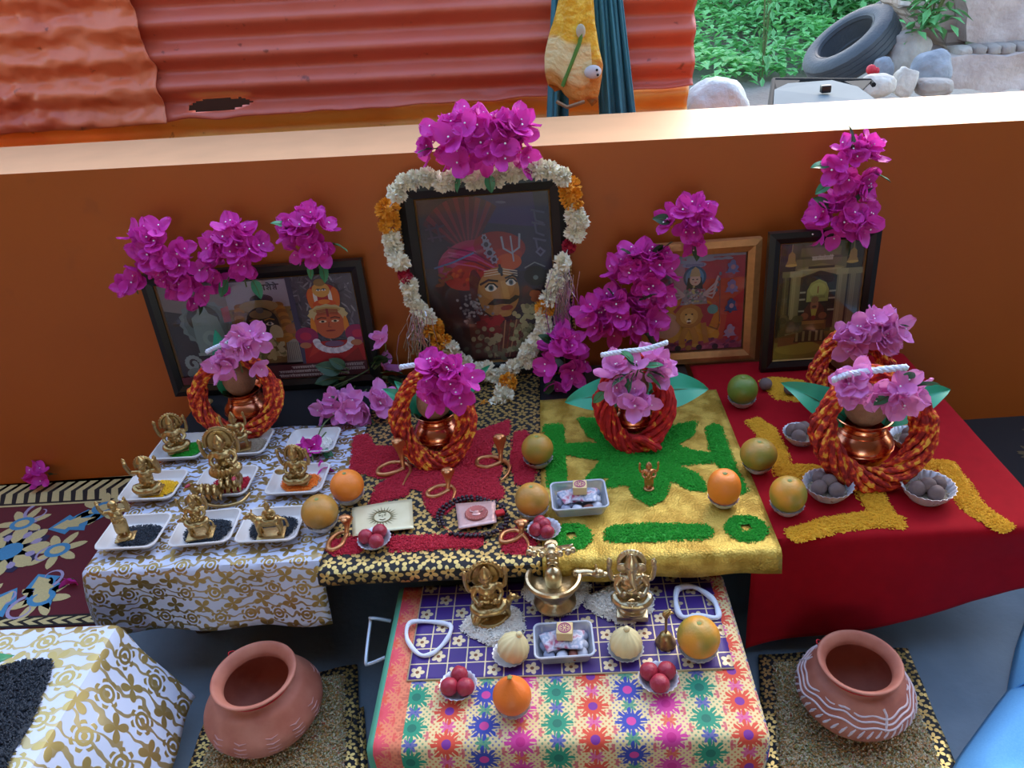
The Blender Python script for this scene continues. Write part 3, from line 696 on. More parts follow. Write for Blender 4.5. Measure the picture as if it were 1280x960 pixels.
star=zg([(285,285),(370,288),(400,345),(470,385),(560,395),(640,380),(690,318),(790,300),(770,360),(700,398),(770,425),(870,440),(855,478),(690,482),(800,530),(835,595),(760,590),(672,545),(668,580),(645,630),(595,660),(535,625),(500,565),(405,582),(425,530),(310,555),(390,462),(300,452),(215,432),(215,400),(320,392),(392,400),(330,360)])
lbar=zg([(140,315),(215,312),(220,400),(222,480),(235,570),(200,590),(158,580),(150,450)])
rbar=zg([(835,325),(870,310),(895,325),(920,400),(950,480),(1005,600),(960,610),(900,510),(855,430)])
bbar=zg([(405,765),(440,748),(600,738),(840,745),(858,770),(845,800),(600,808),(405,812)])
grains('green_rice','green coloured rice laid as an eight-pointed star with side bars on the gold cloth',[star,lbar,rbar],ZG,M['ggreen'],.005,dens=200000,seed=2)
grains('green_rice','straight bar of green coloured rice along the front of the gold cloth',[bbar],ZG,M['ggreen'],.005,dens=200000,seed=3)
def circ(c,r,n=24): return [V((c.x+r*cos(2*pi*i/n),c.y+r*sin(2*pi*i/n),0)) for i in range(n)]
for cx,cy,lab in((933,661,'ring of green rice at the front right corner of the gold cloth'),(715,671,'ring of green rice beside the red fruits, front left of the gold cloth')):
    c=at(cx,cy,ZG); grains('green_rice',lab,[circ(c,.036)],ZG,M['ggreen'],.005,dens=200000,hole=(c.x,c.y,.009),seed=4)
def zr(pts): return zm(380,400,1/3,pts,Z1+.003)
ZR=Z1+.0034
flw=zr([(190,440),(240,432),(262,478),(330,478),(345,500),(410,560),(480,570),(560,540),(590,450),(640,425),(770,378),(765,430),(700,470),(690,500),(740,560),(720,600),(745,640),(740,672),(620,672),(570,690),(540,722),(490,738),(462,700),(448,640),(400,630),(380,660),(250,692),(275,625),(350,585),(280,592),(178,562)])
rb=zr([(788,425),(830,418),(860,470),(872,560),(850,610),(800,618),(780,540)])
rs=zr([(320,815),(500,812),(662,806),(672,835),(662,852),(500,860),(322,868)])
rl=zr([(88,862),(110,830),(200,812),(212,872),(110,882)])
rr_=zr([(745,795),(800,785),(872,835),(850,878),(750,872)])
for nm,ps,s in(('red coloured rice laid as a many-lobed flower on the black and gold cloth',[flw],5),('red rice patch beside the mottled fruit on the black and gold cloth',[rb],6),('strip of red rice along the front of the black and gold cloth',[rs],7),('red rice patch under the snake at the front left of the black cloth',[rl],8),('red rice patch under the snake at the front right of the black cloth',[rr_],9)):
    grains('red_rice',nm,ps,ZR,M['gred'],.005,dens=190000,seed=s)
def thick(line,w0):                       # widened polyline on a plane
    L=[];R=[]
    for i,p in enumerate(line):
        a=line[max(i-1,0)]; c=line[min(i+1,len(line)-1)]; t=V((c.x-a.x,c.y-a.y,0)).normalized(); n=V((-t.y,t.x,0))
        w=w0*(1.0 if 0<i<len(line)-1 else .8)
        L.append(p+n*w/2); R.append(p-n*w/2)
    return L+R[::-1]
def zy(pts): return zm(880,440,.375,pts,Z1)
ZY=Z1+.0006
arms=[thick(zy([(160,228),(205,265),(240,330),(262,392)]),.042),thick(zy([(235,400),(360,402),(500,425),(650,395),(760,372)]),.045),thick(zy([(730,378),(800,378),(850,450),(900,525),(1012,595)]),.043),
      thick(zy([(445,250),(480,330),(510,400),(560,490),(612,572)]),.047),thick(zy([(665,572),(560,560),(420,580),(285,618)]),.040),thick(zy([(430,250),(560,235),(700,225)]),.04)]
grains('yellow_rice','yellow coloured rice laid as a four-armed hooked cross on the red cloth',arms,ZY,M['gyellow'],.006,l=.0034,dens=210000,seed=10)
grains('yellow_rice','small patch of yellow rice under nuts at the back of the red cloth',[zm(780,160,380/960,[(430,800),(470,790),(560,800),(620,850),(560,865),(480,860)],Z1)],ZY,M['gyellow'],.004,dens=190000,seed=11)
# piles under the three front idols
for (cx,cy,rx,ry),lab in(((620,783,.055,.044),'heap of white rice under the goddess idol at the left of the front table'),((697,745,.060,.048),'heap of white rice under the brass shrine with snake hood'),((778,757,.060,.044),'heap of white rice under the elephant-headed idol at the right of the front table')):
    c=at(cx,cy,Z0); poly=[V((c.x+rx*cos(a)*(1+.12*sin(3*a+cx)),c.y+ry*sin(a)*(1+.1*cos(4*a)),0)) for a in [2*pi*i/28 for i in range(28)]]
    grains('white_rice',lab,[poly],Z0+.004,M['gwhite'],.011,dens=300000,seed=cx)
# black gram on the near-left table
poly=[at(-60,855,nz),at(30,830,nz),at(64,828,nz),at(60,850,nz),at(38,905,nz),at(8,955,nz),at(-20,1010,nz),at(-80,1010,nz)]
grains('black_gram','black lentils heaped on the brocade cloth at the lower left corner','' or [poly],nz+.002,M['gblack'],.010,l=.0042,w=.0022,dens=110000,seed=14)
lp=at(0,832,nz+.03); b=MB(); leafquad(b,lp+V((-.03,0,0)),.05,.03,V((1,.4,.2)),V((0,0,1))); o=solid(b.build('green_leaf',M['leaf']),.001); tag(o,'green leaf at the left picture edge on the black lentils','leaf')
# ------------------------------------------------------------------ rugs and mats on the floor
def blob(b,c,pts,z,col,rot=0,sc=1,mir=1):
    P=[V((c[0]+sc*(mir*x*cos(rot)-y*sin(rot)),c[1]+sc*(mir*x*sin(rot)+y*cos(rot)),z)) for x,y in pts]
    for q in geometry.tessellate_polygon([P]):
        q=[P[i] for i in q]
        if (q[1]-q[0]).cross(q[2]-q[0]).z<0: q=q[::-1]
        b.poly(q,0,col)
def petals(b,c,n,r0,r1,w,z,col,rot=0):
    for k in range(n):
        a=rot+2*pi*k/n
        pts=[(r0,0)]+[(r0+(r1-r0)*t,w*sin(pi*t)**.7*(.6+.4*t)) for t in(.25,.5,.75,.9)]+[(r1,0)]+[(r0+(r1-r0)*t,-w*sin(pi*t)**.7*(.6+.4*t)) for t in(.9,.75,.5,.25)]
        blob(b,c,pts,z,col,a)
N=NT('rug_pile'); a_=N.n('ShaderNodeAttribute',attribute_name='Col'); N.set(N.mix(N.m('MULTIPLY',N.noise(220,2),.35),a_.outputs['Color'],(.02,.01,.01)),.95); N.b.inputs['Sheen Weight'].default_value=.15; M['rug']=N.mat
cM,cC,cB,cN,cK,cLg=lin('#6a1020'),lin('#e2cf8e'),lin('#4a9ac4'),lin('#23204a'),lin('#0e0d10'),lin('#b7a8c8')
rL,rRx=-2.2,-.95; ry0,ry1=at(60,783,.012).y,1.80
b=MB(); b.cc=cM; b.box(((rL+rRx)/2,(ry0+ry1)/2,.006),(rRx-rL,ry1-ry0,.012)); b.cc=None
def rect(b,x0,x1,y0,y1,z,col): b.poly([(x0,y0,z),(x1,y0,z),(x1,y1,z),(x0,y1,z)],0,col)
ZR0=.0128
yb=at(60,612,.012).y
rect(b,rL,rRx,yb-.075,yb+.05,ZR0,cK); rect(b,rL,rRx,yb+.05,ry1,ZR0,lin('#4a0e1a'))
rect(b,rL,rRx,ry0,ry0+.035,ZR0,cK)
for yy,hh in((yb-.015,.085),(ry0+.017,.02)):
    x=rL
    while x<rRx-.03:
        for s in(1,-1):
            b.poly([(x,yy,ZR0+.0006),(x+.02,yy,ZR0+.0006),(x+.045,yy+s*hh*.55,ZR0+.0006),(x+.022,yy+s*hh*.55,ZR0+.0006)],0,cC)
        x+=.036
rect(b,rL,rRx,yb-.078,yb-.070,ZR0+.0008,cC); rect(b,rL,rRx,yb+.045,yb+.05,ZR0+.0008,cC)
fc=at(12,690,.012); zz=ZR0
petals(b,fc,12,.0,.10,.03,zz+.0004,cN,.1); petals(b,fc,8,.03,.105,.026,zz+.0008,cC,.2); petals(b,fc,8,.05,.08,.014,zz+.0012,cLg,.6); blob(b,fc,[(.034*cos(a),.034*sin(a)) for a in [k*pi/8 for k in range(16)]],zz+.0016,cB)
def motif(c,rot,sc=1):
    petals(b,c,7,.0,.075*sc,.016*sc,zz+.0005,cC,rot); blob(b,c,[(.034*sc*cos(a),.028*sc*sin(a)) for a in [k*pi/8 for k in range(16)]],zz+.0009,cB); blob(b,c,[(.02*sc*cos(a),.016*sc*sin(a)) for a in [k*pi/8 for k in range(16)]],zz+.0013,cC)
def leafm(c,rot,sc=1):
    pts=[(0,0),(.05,.045),(.06,.03),(.1,.05),(.1,.028),(.16,0),(.1,-.028),(.1,-.05),(.06,-.03),(.05,-.045)]
    blob(b,c,pts,zz+.0005,cB,rot,sc); blob(b,c,[(x*.7+.012,y*.5) for x,y in pts],zz+.001,cC,rot,sc)
def curl(c,rot,sc=1,col=None):
    P=[]; Q2=[]
    for k in range(15):
        t=k/14; a=t*5; r=.07*(1-t*.75)
        P.append((r*cos(a),r*sin(a))); Q2.append((r*cos(a)*.78,r*sin(a)*.78))
    for k in range(14): blob(b,c,[P[k],P[k+1],Q2[k+1],Q2[k]],zz+.0007,col or cLg,rot,sc)
for px,py,r in((28,655,.5),(72,688,2.2),(52,748,.9),(130,635,1)): motif(at(px,py,.012),r)
for px,py,r,s in((60,662,.35,1),(48,718,-.9,1),(0,725,-2.2,1),(22,735,-1.8,.9)): leafm(at(px,py,.012),r,s)
for px,py,r in((58,695,.4),(42,664,1.9),(62,722,4.4),(8,745,3),(30,762,2),(50,640,2.4)): curl(at(px,py,.012),r,.75)
for px,py,r in((-60,640,.2),(-80,720,1),(-40,760,2)): motif(at(px,py,.012),r,1.2)
o=b.build('floor_rug',M['rug'],smooth=False); tag(o,'maroon floor rug with big cream and blue flowers, at left against the wall','rug')
# dark carpet on the right
b=MB(); b.cc=lin('#141216'); b.box((1.55,1.35,.005),(.9,1.1,.010)); b.cc=None
for k in range(26):
    rr=random.Random(k); c=(rr.uniform(1.15,1.9),rr.uniform(.9,1.85)); 
    for q in range(3): petals(b,c,5,.0,.05,.008,.0112+.0003*q,lin('#6a5a36'),rr.random()*6)
o=b.build('floor_rug',M['rug'],smooth=False); tag(o,'black floor rug with faint gold figures beside the red cloth at the far right','rug')
# mats with grain under the clay pots
mats=[]
for key,corn,lab in(('L',[(228,985),(268,868),(447,832),(452,985)],'left'),('R',[(955,985),(948,820),(1134,812),(1206,985)],'right')):
    P=[at(x,y,.004) for x,y in corn]; b=MB()
    b.grid(lambda u,v:P[0].lerp(P[3],u).lerp(P[1].lerp(P[2],u),v)+V((0,0,.003+.004*noise.noise(V((u*5,v*5,len(key)))))),30,30,uvs=(.33,.33))
    o=solid(b.build('cloth_mat',M['blackgold2']),.003,0); tag(o,'black and gold printed cloth mat on the floor under the %s clay pot'%lab,'mat')
    c=sum(P,V())/4
    poly=[c+(p-c)*.80 for p in P]
    grains('mixed_grain','mixed grain and seeds spread on the mat under the %s clay pot'%lab,[poly],.006,M['gmix'],.012,l=.0042,w=.0024,dens=120000,seed=21 if key=='L' else 22)
if True:
    P=[at(x,y,.004) for x,y in((425,985),(441,890),(455,884),(462,985))]
    b=MB().grid(lambda u,v:P[0].lerp(P[3],u).lerp(P[1].lerp(P[2],u),v)+V((0,0,.002)),4,16,uvs=(.05,.2)); o=solid(b.build('cloth_mat',M['blackgold2']),.002,0); tag(o,'second black and gold cloth edge peeking out right of the left mat','mat')
# ------------------------------------------------------------------ flowers
def bractmesh(name,matl,seed,k=3,L=.034):
    b=MB(); rnd=random.Random(seed)
    for i in range(k):
        a=2*pi*i/k+rnd.uniform(-.25,.25); l=L*rnd.uniform(.85,1.15); w=l*.50; cup=rnd.uniform(.35,.8); R=Matrix.Rotation(a,3,'Z'); tw=rnd.uniform(-.3,.3)
        def fn(u,v):
            s=(u-.5)*2; x=l*v; y=s*w*(sin(pi*min(1,v*.80+.14))**.6 if v<1 else .12)
            zz=l*(cup*v*v*.9+.15*v)+.35*abs(s)*w*sin(pi*v)+.09*l*sin(s*5+v*6+seed)*v
            return R@V((x*cos(cup*.5),y,zz+tw*y))
        b.grid(fn,6,6)
    b.tube([(0,0,0),(0.002,0,.012),(.004,.001,.018)],.0009,5,0); b.ell((.004,.001,.0185),(.0022,.0022,.001),1,n=6,k=4)
    return b.mesh(name,[matl,M['white']])
BR=[bractmesh('blossom',M['bract'],s,3) for s in (1,2,3)]; BP=[bractmesh('blossom',M['bractpale'],s,3) for s in (4,5,6)]
def leafmesh(name,matl,l,w,curl=.3,fold=.25,heart=0,nu=8,nv=10):
    b=MB()
    def fn(u,v):
        s=(u-.5)*2; ww=w/2*(sin(pi*min(1,v**(.55 if heart else .8)))**.75); x=l*v-(heart*l*.10*abs(s)*(1-v)**3)
        return (x,s*ww,fold*abs(s)*ww*.8-curl*l*v*v+.03*l*sin(9*v)*abs(s))
    b.grid(fn,nu,nv); b.tube([(-.28*l,0,.01*l),(0,0,0),(.5*l,0,-curl*l*.25+.001),(.95*l,0,-curl*l*.9+.0005)],[.0016,.0013,.0008,.0003],5,1)
    return b.mesh(name,[matl,M['stem']])
LF=leafmesh('leaf',M['leaf'],.040,.024); LD=leafmesh('leaf',M['leafdark'],.045,.028)
def sprig(label,c,r,n,nl=3,pale=False,group=None,seed=1,out=V((-.05,-.8,.6)),sc=1,dark=False,stem=None,R=None):
    c=V(c); t=thing('bougainvillea_sprig',label,'flowers',c,group=group); rnd=random.Random(seed); r=V(r)
    for k in range(n):
        # points on the outside of the bunch, more towards the open side
        d=V((rnd.gauss(0,1),rnd.gauss(0,1),rnd.gauss(0,1))).normalized()
        if d.dot(out)<-.25: d=d-2*d.dot(out)*out.normalized()*.9; d.normalize()
        rad=rnd.uniform(.45,.95); p=V((d.x*r.x,d.y*r.y,d.z*r.z))*rad
        if R: p=R@p
        link('blossom',(BP if pale else BR)[k%3],t,p,orient((d+out.normalized()*.6+V((rnd.uniform(-.4,.4),)*3)*.5).normalized(),rnd.random()*6),sc*rnd.uniform(.8,1.15))
    for k in range(nl):
        a=rnd.random()*6.28; d=V((cos(a),-.3,sin(a)*.9+.2)).normalized(); p=V((d.x*r.x,d.y*r.y,d.z*r.z))*.8
        if R: p=R@p
        q=d.to_track_quat('X','Z').to_matrix()@Matrix.Rotation(rnd.uniform(-1.2,.3),3,'X'); link('leaf',LD if dark else LF,t,p,q.to_euler(),sc*rnd.uniform(.8,1.25))
    b=MB(); pts=stem or [V((0,r.y*.3,-r.z*.9)),V((.004,0,0)),V((0,-r.y*.2,r.z*.7))]
    b.tube(catmull(pts,5),.0018,5); b.build('stem',M['stem'],t)
    return t
# ------------------------------------------------------------------ pictures
def Frame(name,label,bl,br,tl,tr,bw,frm,art,Yb=1.75,lean=4,edge=None,trim=True,z0=Z1+.002,prof=.016,dots=False):
    A=at(*bl,z0); B=at(*br,z0) if br else None
    # plane through the base line, leaning back a little
    A=atY(*bl,Yb); A.z=z0; Bx=atY(*(br or (bl[0]+100,bl[1]-4)),Yb); 
    tlp=atY(*tl,Yb+.02); trp=atY(*tr,Yb+.02)
    w=(tlp-trp).length; h=((tlp.z+trp.z)/2-z0)/cos(radians(lean))
    cx=(tlp.x+trp.x)/2; t=thing(name,label,'picture frame',(cx,Yb,z0)); roll=atan2(trp.z-tlp.z,trp.x-tlp.x)
    t.rotation_euler=(radians(-lean),0,0)
    # local: x right, z up, y back (front at -y)
    b=MB(); W=w/2
    def rectring(o,i,y0,y1,matl,nm,round_=0):
        b=MB(); O=[(-W+o,o),(W-o,o),(W-o,h-o),(-W+o,h-o)]; I=[(-W+i,i),(W-i,i),(W-i,h-i),(-W+i,h-i)]; m_=(o+i)/2; Mi=[(-W+m_,m_),(W-m_,m_),(W-m_,h-m_),(-W+m_,h-m_)]
        rings=[[(x,y1,z) for x,z in O],[(x,y0+.004,z) for x,z in O],[(x,y0,z) for x,z in Mi],[(x,y0+.006,z) for x,z in I],[(x,y1,z) for x,z in I]]
        for q in rings: b.v+=[V(p) for p in q]
        for j in range(4):
            for k in range(4): b.face((j*4+k,j*4+(k+1)%4,j*4+4+(k+1)%4,j*4+4+k))
        for k in range(4): b.face((16+k,16+(k+1)%4,(k+1)%4,k))
        return b.build(nm,matl,t,smooth=False)
    rectring(0,bw,-prof,.008,frm,'moulding')
    if trim: rectring(bw-.001,bw+.005,-prof+.007,.002,M['goldtrim'],'gold_slip')
    if dots:
        b=MB()
        for x0,z0_,x1,z1_ in((-W,0,-W,h),(W,0,W,h),(-W,h,W,h),(-W,0,W,0)):
            n=int(hypot(x1-x0,z1_-z0_)/.009)
            for k in range(n): b.ell((x0+(x1-x0)*k/n,-prof+.003,z0_+(z1_-z0_)*k/n),.0036,n=6,k=4)
        b.build('bead_edge',M['goldtrim'],t)
    i=bw+.003; iw=w-2*i; ih=h-2*i
    MB().box((0,.004,h/2),(w-.012,.004,h-.012)).build('backing_board',M['tablewood'],t)
    a=Art(iw,ih); art(a); a.b.build('picture',M['print'],t,smooth=False,loc=(-iw/2,-.001,i))
    MB().box((0,-.0065,h/2),(iw+.004,.0015,ih+.004)).build('glass',M['glass'],t)
    return t,w,h
class Art:                      # flat print: coloured shapes in 0..1 picture space, stacked a hair apart
    def __init__(s,w,h): s.w=w; s.h=h; s.b=MB(); s.k=0
    def p(s,pts,c):
        s.k+=1; y=-.00002*s.k
        pts=[(min(1,max(0,x)),min(1,max(0,v))) for x,v in pts]
        tri=geometry.tessellate_polygon([[V((x,v,0)) for x,v in pts]])
        for q in tri: s.b.poly([(pts[j][0]*s.w,y,pts[j][1]*s.h) for j in q],0,lin(c))
    def e(s,cx,cy,rx,ry,c,rot=0,n=22,f=None):
        P=[]
        for k in range(n):
            a=2*pi*k/n; g=f(a) if f else 1; x=rx*g*cos(a); y=ry*g*sin(a); P.append((cx+x*cos(rot)-y*sin(rot)*s.h/s.w*1.0,cy+x*sin(rot)*s.w/s.h+y*cos(rot)))
        s.p(P,c)
    def r(s,x0,y0,x1,y1,c): s.p([(x0,y0),(x1,y0),(x1,y1),(x0,y1)],c)
    def l(s,pts,w,c):
        L=[];R=[]
        for i,(x,y) in enumerate(pts):
            a=pts[max(i-1,0)]; d=pts[min(i+1,len(pts)-1)]; tx,ty=(d[0]-a[0])*s.w,(d[1]-a[1])*s.h; q=hypot(tx,ty) or 1
            L.append((x-ty/q*w/2,y+tx/q*w/2*s.w/s.h)); R.append((x+ty/q*w/2,y-tx/q*w/2*s.w/s.h))
        for i in range(len(pts)-1): s.p([L[i],L[i+1],R[i+1],R[i]],c)
    def script(s,x0,x1,y,hh,c,seed=1,w=.006):        # a line of headed script
        rnd=random.Random(seed); s.l([(x0,y+hh),(x1,y+hh)],w,c); x=x0+hh*.3
        while x<x1-hh*.3:
            k=rnd.random(); a=hh*rnd.uniform(.5,.8)
            s.l([(x+a*.6,y+hh),(x+a*.6,y)],w,c)
            if k<.6: s.l([(x,y+hh*.7),(x+a*.3,y+hh*.75),(x+a*.35,y+hh*.45),(x,y+hh*.3),(x+a*.3,y+hh*.1)],w,c)
            else: s.l([(x+a*.6,y+hh*.5),(x+a*.2,y+hh*.65),(x+a*.1,y+hh*.3),(x+a*.4,y+hh*.2)],w,c)
            if rnd.random()<.3: s.l([(x+a*.6,y+hh),(x+a*.3,y+hh*1.4),(x,y+hh*1.35)],w,c)
            x+=a
def eye(a,x,y,w,h,rot=0,iris='#3a2a20'):
    a.e(x,y,w,h,'#efe6d6',rot); a.e(x,y,w*.45,h*.85,'#6a7a8a'); a.e(x,y,w*.25,h*.5,'#101010'); a.l([(x-w,y+h*.2),(x-w*.3,y+h*1.2),(x+w*.5,y+h*1.1),(x+w*1.1,y)],w*.3,'#1a1210')
def art_mid(a):
    a.r(0,0,1,1,'#2a1830'); a.r(.5,.55,1,1,'#2c2446'); a.p([(.45,.85),(.9,.8),(.88,1),(.45,1)],'#3a2466'); a.r(0,0,1,.22,'#3a1a1c'); a.r(0,.2,.25,.6,'#3a2024')
    rnd=random.Random(3)
    for k in range(15):
        t=radians(55+k*6.2); a.p([(.36,.66),(.36+.40*cos(t-.05),.66+.34*sin(t-.05)),(.36+.40*cos(t+.05),.66+.34*sin(t+.05))],'#7a2038' if k%2 else '#4e1630')
    a.e(.36,.61,.26,.14,'#9c1c50',.25); a.e(.33,.63,.22,.07,'#b0246a',.3); a.e(.60,.70,.20,.09,'#8a1c24',-.15); a.e(.62,.64,.15,.05,'#a02a22',.1)
    a.e(.36,.54,.21,.085,'#b0241c',.12)
    for k in range(26): a.e(.2+.33*rnd.random(),.49+.09*rnd.random(),.018,.009,'#c8501c' if k%2 else '#8a1414',rnd.random())
    for k in range(4): a.l([(.2,.72-.03*k),(.4,.68-.028*k),(.55,.60-.02*k)],.012,'#c0508a' if k%2 else '#6a1440')
    a.e(.66,.61,.10,.05,'#c05018'); 
    for dx,dy,rx,ry in((.50,.72,.035,.03),(.52,.67,.04,.03),(.55,.63,.03,.025),(.49,.76,.02,.02)): a.e(dx,dy,rx,ry,'#8d8fa8',f=lambda t:1+.2*cos(6*t)); a.e(dx,dy,rx*.5,ry*.5,'#3a3444')
    a.l([(.70,.61),(.69,.76)],.012,'#9aa0b4'); a.l([(.62,.76),(.63,.69),(.69,.66),(.75,.69),(.76,.77)],.016,'#9aa0b4')
    # face
    a.e(.40,.42,.06,.16,'#5a1416',.1); a.e(.56,.43,.165,.155,'#a8743a',-.12); a.e(.55,.47,.14,.09,'#b98446',-.1); a.e(.61,.40,.035,.055,'#c08c4c'); a.p([(.58,.50),(.63,.50),(.645,.40),(.60,.395)],'#c99a58')
    for k in range(3): a.l([(.46,.535+.014*k),(.6,.545+.014*k),(.72,.525+.014*k)],.008,'#d8c8b0')
    a.l([(.585,.6),(.60,.53)],.02,'#20181c'); a.e(.59,.565,.02,.02,'#30303a')
    eye(a,.505,.462,.048,.022,.1); eye(a,.665,.488,.042,.02,.1)
    a.l([(.42,.485),(.49,.51),(.565,.50)],.018,'#1c1210'); a.l([(.62,.515),(.68,.53),(.73,.51)],.016,'#1c1210')
    a.p([(.46,.36),(.52,.395),(.60,.39),(.64,.385),(.69,.41),(.73,.40),(.69,.375),(.64,.355),(.58,.36),(.52,.355)],'#1a1210')
    a.e(.615,.335,.05,.016,'#8a2420',.1); a.e(.60,.30,.05,.02,'#b98446'); a.l([(.39,.40),(.41,.33),(.48,.285),(.56,.26)],.018,'#2a1614')
    # ornaments and garments
    for k in range(60): a.e(.36+.08*rnd.gauss(0,1)*.8,.34+.05*rnd.gauss(0,1),.012,.008,'#7a7680' if k%2 else '#a8a4aa',rnd.random()*3)
    a.p([(.30,.25),(.52,.24),(.72,.26),(.80,.02),(.30,.02)],'#5a2422')
    for k in range(7): a.l([(.46+.045*k,.26),(.45+.03*k,.02)],.010,'#a8785a' if k%2 else '#7a2a28')
    for k in range(9): a.e(.49+.08*rnd.gauss(0,.7),.24+.03*rnd.gauss(0,1),.045,.028,'#a01428' if k%2 else '#7c1020',f=lambda t:1+.12*cos(5*t))
    for k in range(70):
        t=rnd.random(); a.e(.80+.05*rnd.gauss(0,1)-.1*t,.36-.3*t,.022,.014,'#a8a078' if k%3 else '#7d7a58',rnd.random()*3)
    for k in range(40): a.e(.48+.10*rnd.gauss(0,1),.12+.05*rnd.gauss(0,1),.022,.014,'#9c9072' if k%2 else '#6e6450',rnd.random()*3)
    for k in range(12): a.e(.86+.03*rnd.gauss(0,1),.40+.03*rnd.gauss(0,1),.03,.018,'#a04a18')
    a.e(.86,.52,.09,.06,'#0e1016'); a.e(.86,.51,.02,.014,'#7c8a8a'); a.l([(.78,.57),(.86,.60),(.94,.57)],.01,'#8a8f98')
    a.l([(.08,.605),(.22,.63),(.40,.68)],.014,'#5a6a9a')
    for k,(y) in enumerate((.9,.83,.74)): a.l([(.86,y),(.96,y-.02)],.016,'#5a5c78'); a.l([(.88,y),(.89,y-.06),(.95,y-.08)],.016,'#5a5c78')
    a.p([(.87,.66),(.91,.69),(.95,.66),(.91,.63)],'#6a6c88'); a.p([(.89,.66),(.91,.675),(.93,.66),(.91,.645)],'#2c2446')
    for x in(.08,.14): a.l([(x,.86),(x+.02,.76)],.018,'#4a3850'); 
    a.l([(.05,.83),(.2,.85)],.016,'#4a3850'); a.l([(.06,.78),(.2,.79)],.016,'#4a3850')
    for k in range(9): a.e(.1+.1*rnd.random(),.5+.1*rnd.random(),.03,.01,'#7a3a18',rnd.random()*3)
    a.e(.64,.955,.04,.008,'#6a6888',-.1)
def art_left(a):
    rnd=random.Random(4)
    a.r(0,0,1,1,'#3a1c26'); a.r(0,.62,.35,1,'#85797c'); a.p([(0,.25),(.33,.25),(.33,.62),(0,.75)],'#2a1c22')
    a.e(.205,.60,.135,.23,'#77898c',n=72,f=lambda t:1+.05*cos(18*t)); a.e(.205,.60,.115,.2,'#5e7074',n=64,f=lambda t:1+.03*cos(14*t)); a.e(.195,.65,.085,.135,'#20262a')
    a.p([(.13,.30),(.29,.28),(.285,.50),(.27,.66),(.23,.70),(.22,.76),(.20,.78),(.18,.76),(.17,.71),(.135,.66),(.13,.50)],'#7f9698')
    a.e(.21,.45,.045,.08,'#8fa6a6'); a.e(.21,.45,.02,.04,'#6c8284'); a.r(.12,.28,.30,.31,'#94a6a6')
    for k in range(18):
        t=k/17*7; r=.055*(1-k/24); a.e(.075+r*cos(t)*.8,.20+r*sin(t)*1.6,.013,.02,'#9aa4a4')
    a.e(.08,.10,.05,.06,'#7c8484'); a.r(0,0,.2,.06,'#5a1420')
    a.p([(.30,.60),(.40,.62),(.38,.78),(.30,.74)],'#b04a58')
    # middle panel
    a.r(.34,.16,.66,.98,'#8d8494'); a.r(.34,.70,.66,.98,'#a39cae'); a.script(.485,.625,.885,.05,'#1c1828',7,.007); a.e(.52,.80,.06,.05,'#2a1a28')
    a.r(.34,.16,.66,.72,'#8a6a3a')
    for k in range(90): a.e(.34+.3*rnd.random(),.2+.5*rnd.random(),.014,.02,rnd.choice(['#7a5a30','#a07c44','#6a4a28','#94744a']),rnd.random()*3)
    for k in range(12):
        t=k/11; a.e(.40-.02*sin(t*3),.74-.40*t,.028,.032,'#b87c28' if k%2 else '#94601e'); a.e(.60+.02*sin(t*3),.74-.38*t,.028,.032,'#b87c28' if k%2 else '#94601e')
    a.e(.50,.74,.10,.06,'#a8905c'); a.e(.50,.56,.085,.17,'#14161a'); a.e(.50,.66,.06,.045,'#8f7a50'); a.e(.50,.70,.02,.03,'#5e6068')
    for s in(-1,1): eye(a,.50+s*.036,.565,.022,.018); a.l([(.50+s*.012,.6),(.50+s*.04,.615),(.50+s*.065,.6)],.006,'#b88a30')
    a.l([(.5,.60),(.49,.5),(.51,.49)],.006,'#8a7048'); a.e(.5,.44,.03,.012,'#8a3a2a'); a.e(.56,.47,.035,.08,'#c8b890'); 
    for k in range(34): a.e(.42+.16*rnd.random(),.22+.18*rnd.random(),.018,.025,rnd.choice(['#c0ac74','#8a8450','#d0c090']),rnd.random()*3)
    a.e(.645,.50,.035,.05,'#a8663c'); a.r(.55,.38,.66,.42,'#b0701e')
    a.p([(.58,.16),(.70,.16),(.69,.36),(.64,.40),(.60,.36)],'#99938c')
    for k in range(10): a.l([(.59+.011*k,.18),(.60+.009*k,.37)],.004,'#6a645e')
    # right panel
    a.r(.665,.10,1,1,'#4c4654')
    for k in range(150): a.e(.67+.32*rnd.random(),.3+.7*rnd.random(),.02,.008,rnd.choice(['#6c6674','#3a3440','#8a8690','#5a5462']),rnd.random()*3)
    a.p([(.665,.1),(.70,.1),(.69,1),(.665,1)],'#3a3450')
    a.e(.84,.80,.085,.12,'#a01c24'); a.e(.78,.78,.022,.10,'#c86018'); a.e(.90,.78,.022,.10,'#c86018'); a.e(.80,.79,.01,.08,'#d8d0c8'); a.e(.875,.79,.01,.08,'#d8d0c8')
    a.e(.835,.86,.045,.07,'#c89444'); a.e(.835,.93,.03,.035,'#8a6a38'); eye(a,.822,.86,.012,.01); eye(a,.85,.86,.012,.01); a.e(.84,.72,.06,.05,'#c84a14'); a.e(.84,.745,.03,.022,'#d8781c')
    a.e(.845,.62,.10,.10,'#b9a878',n=40,f=lambda t:1+.05*cos(12*t)); a.e(.845,.53,.078,.15,'#b4542e'); a.e(.845,.665,.07,.03,'#a88a4c')
    for k in range(4): a.l([(.79,.62+.014*k),(.845,.632+.014*k),(.90,.62+.014*k)],.006,'#8a3c20')
    a.l([(.845,.60),(.845,.68)],.012,'#7c1420')
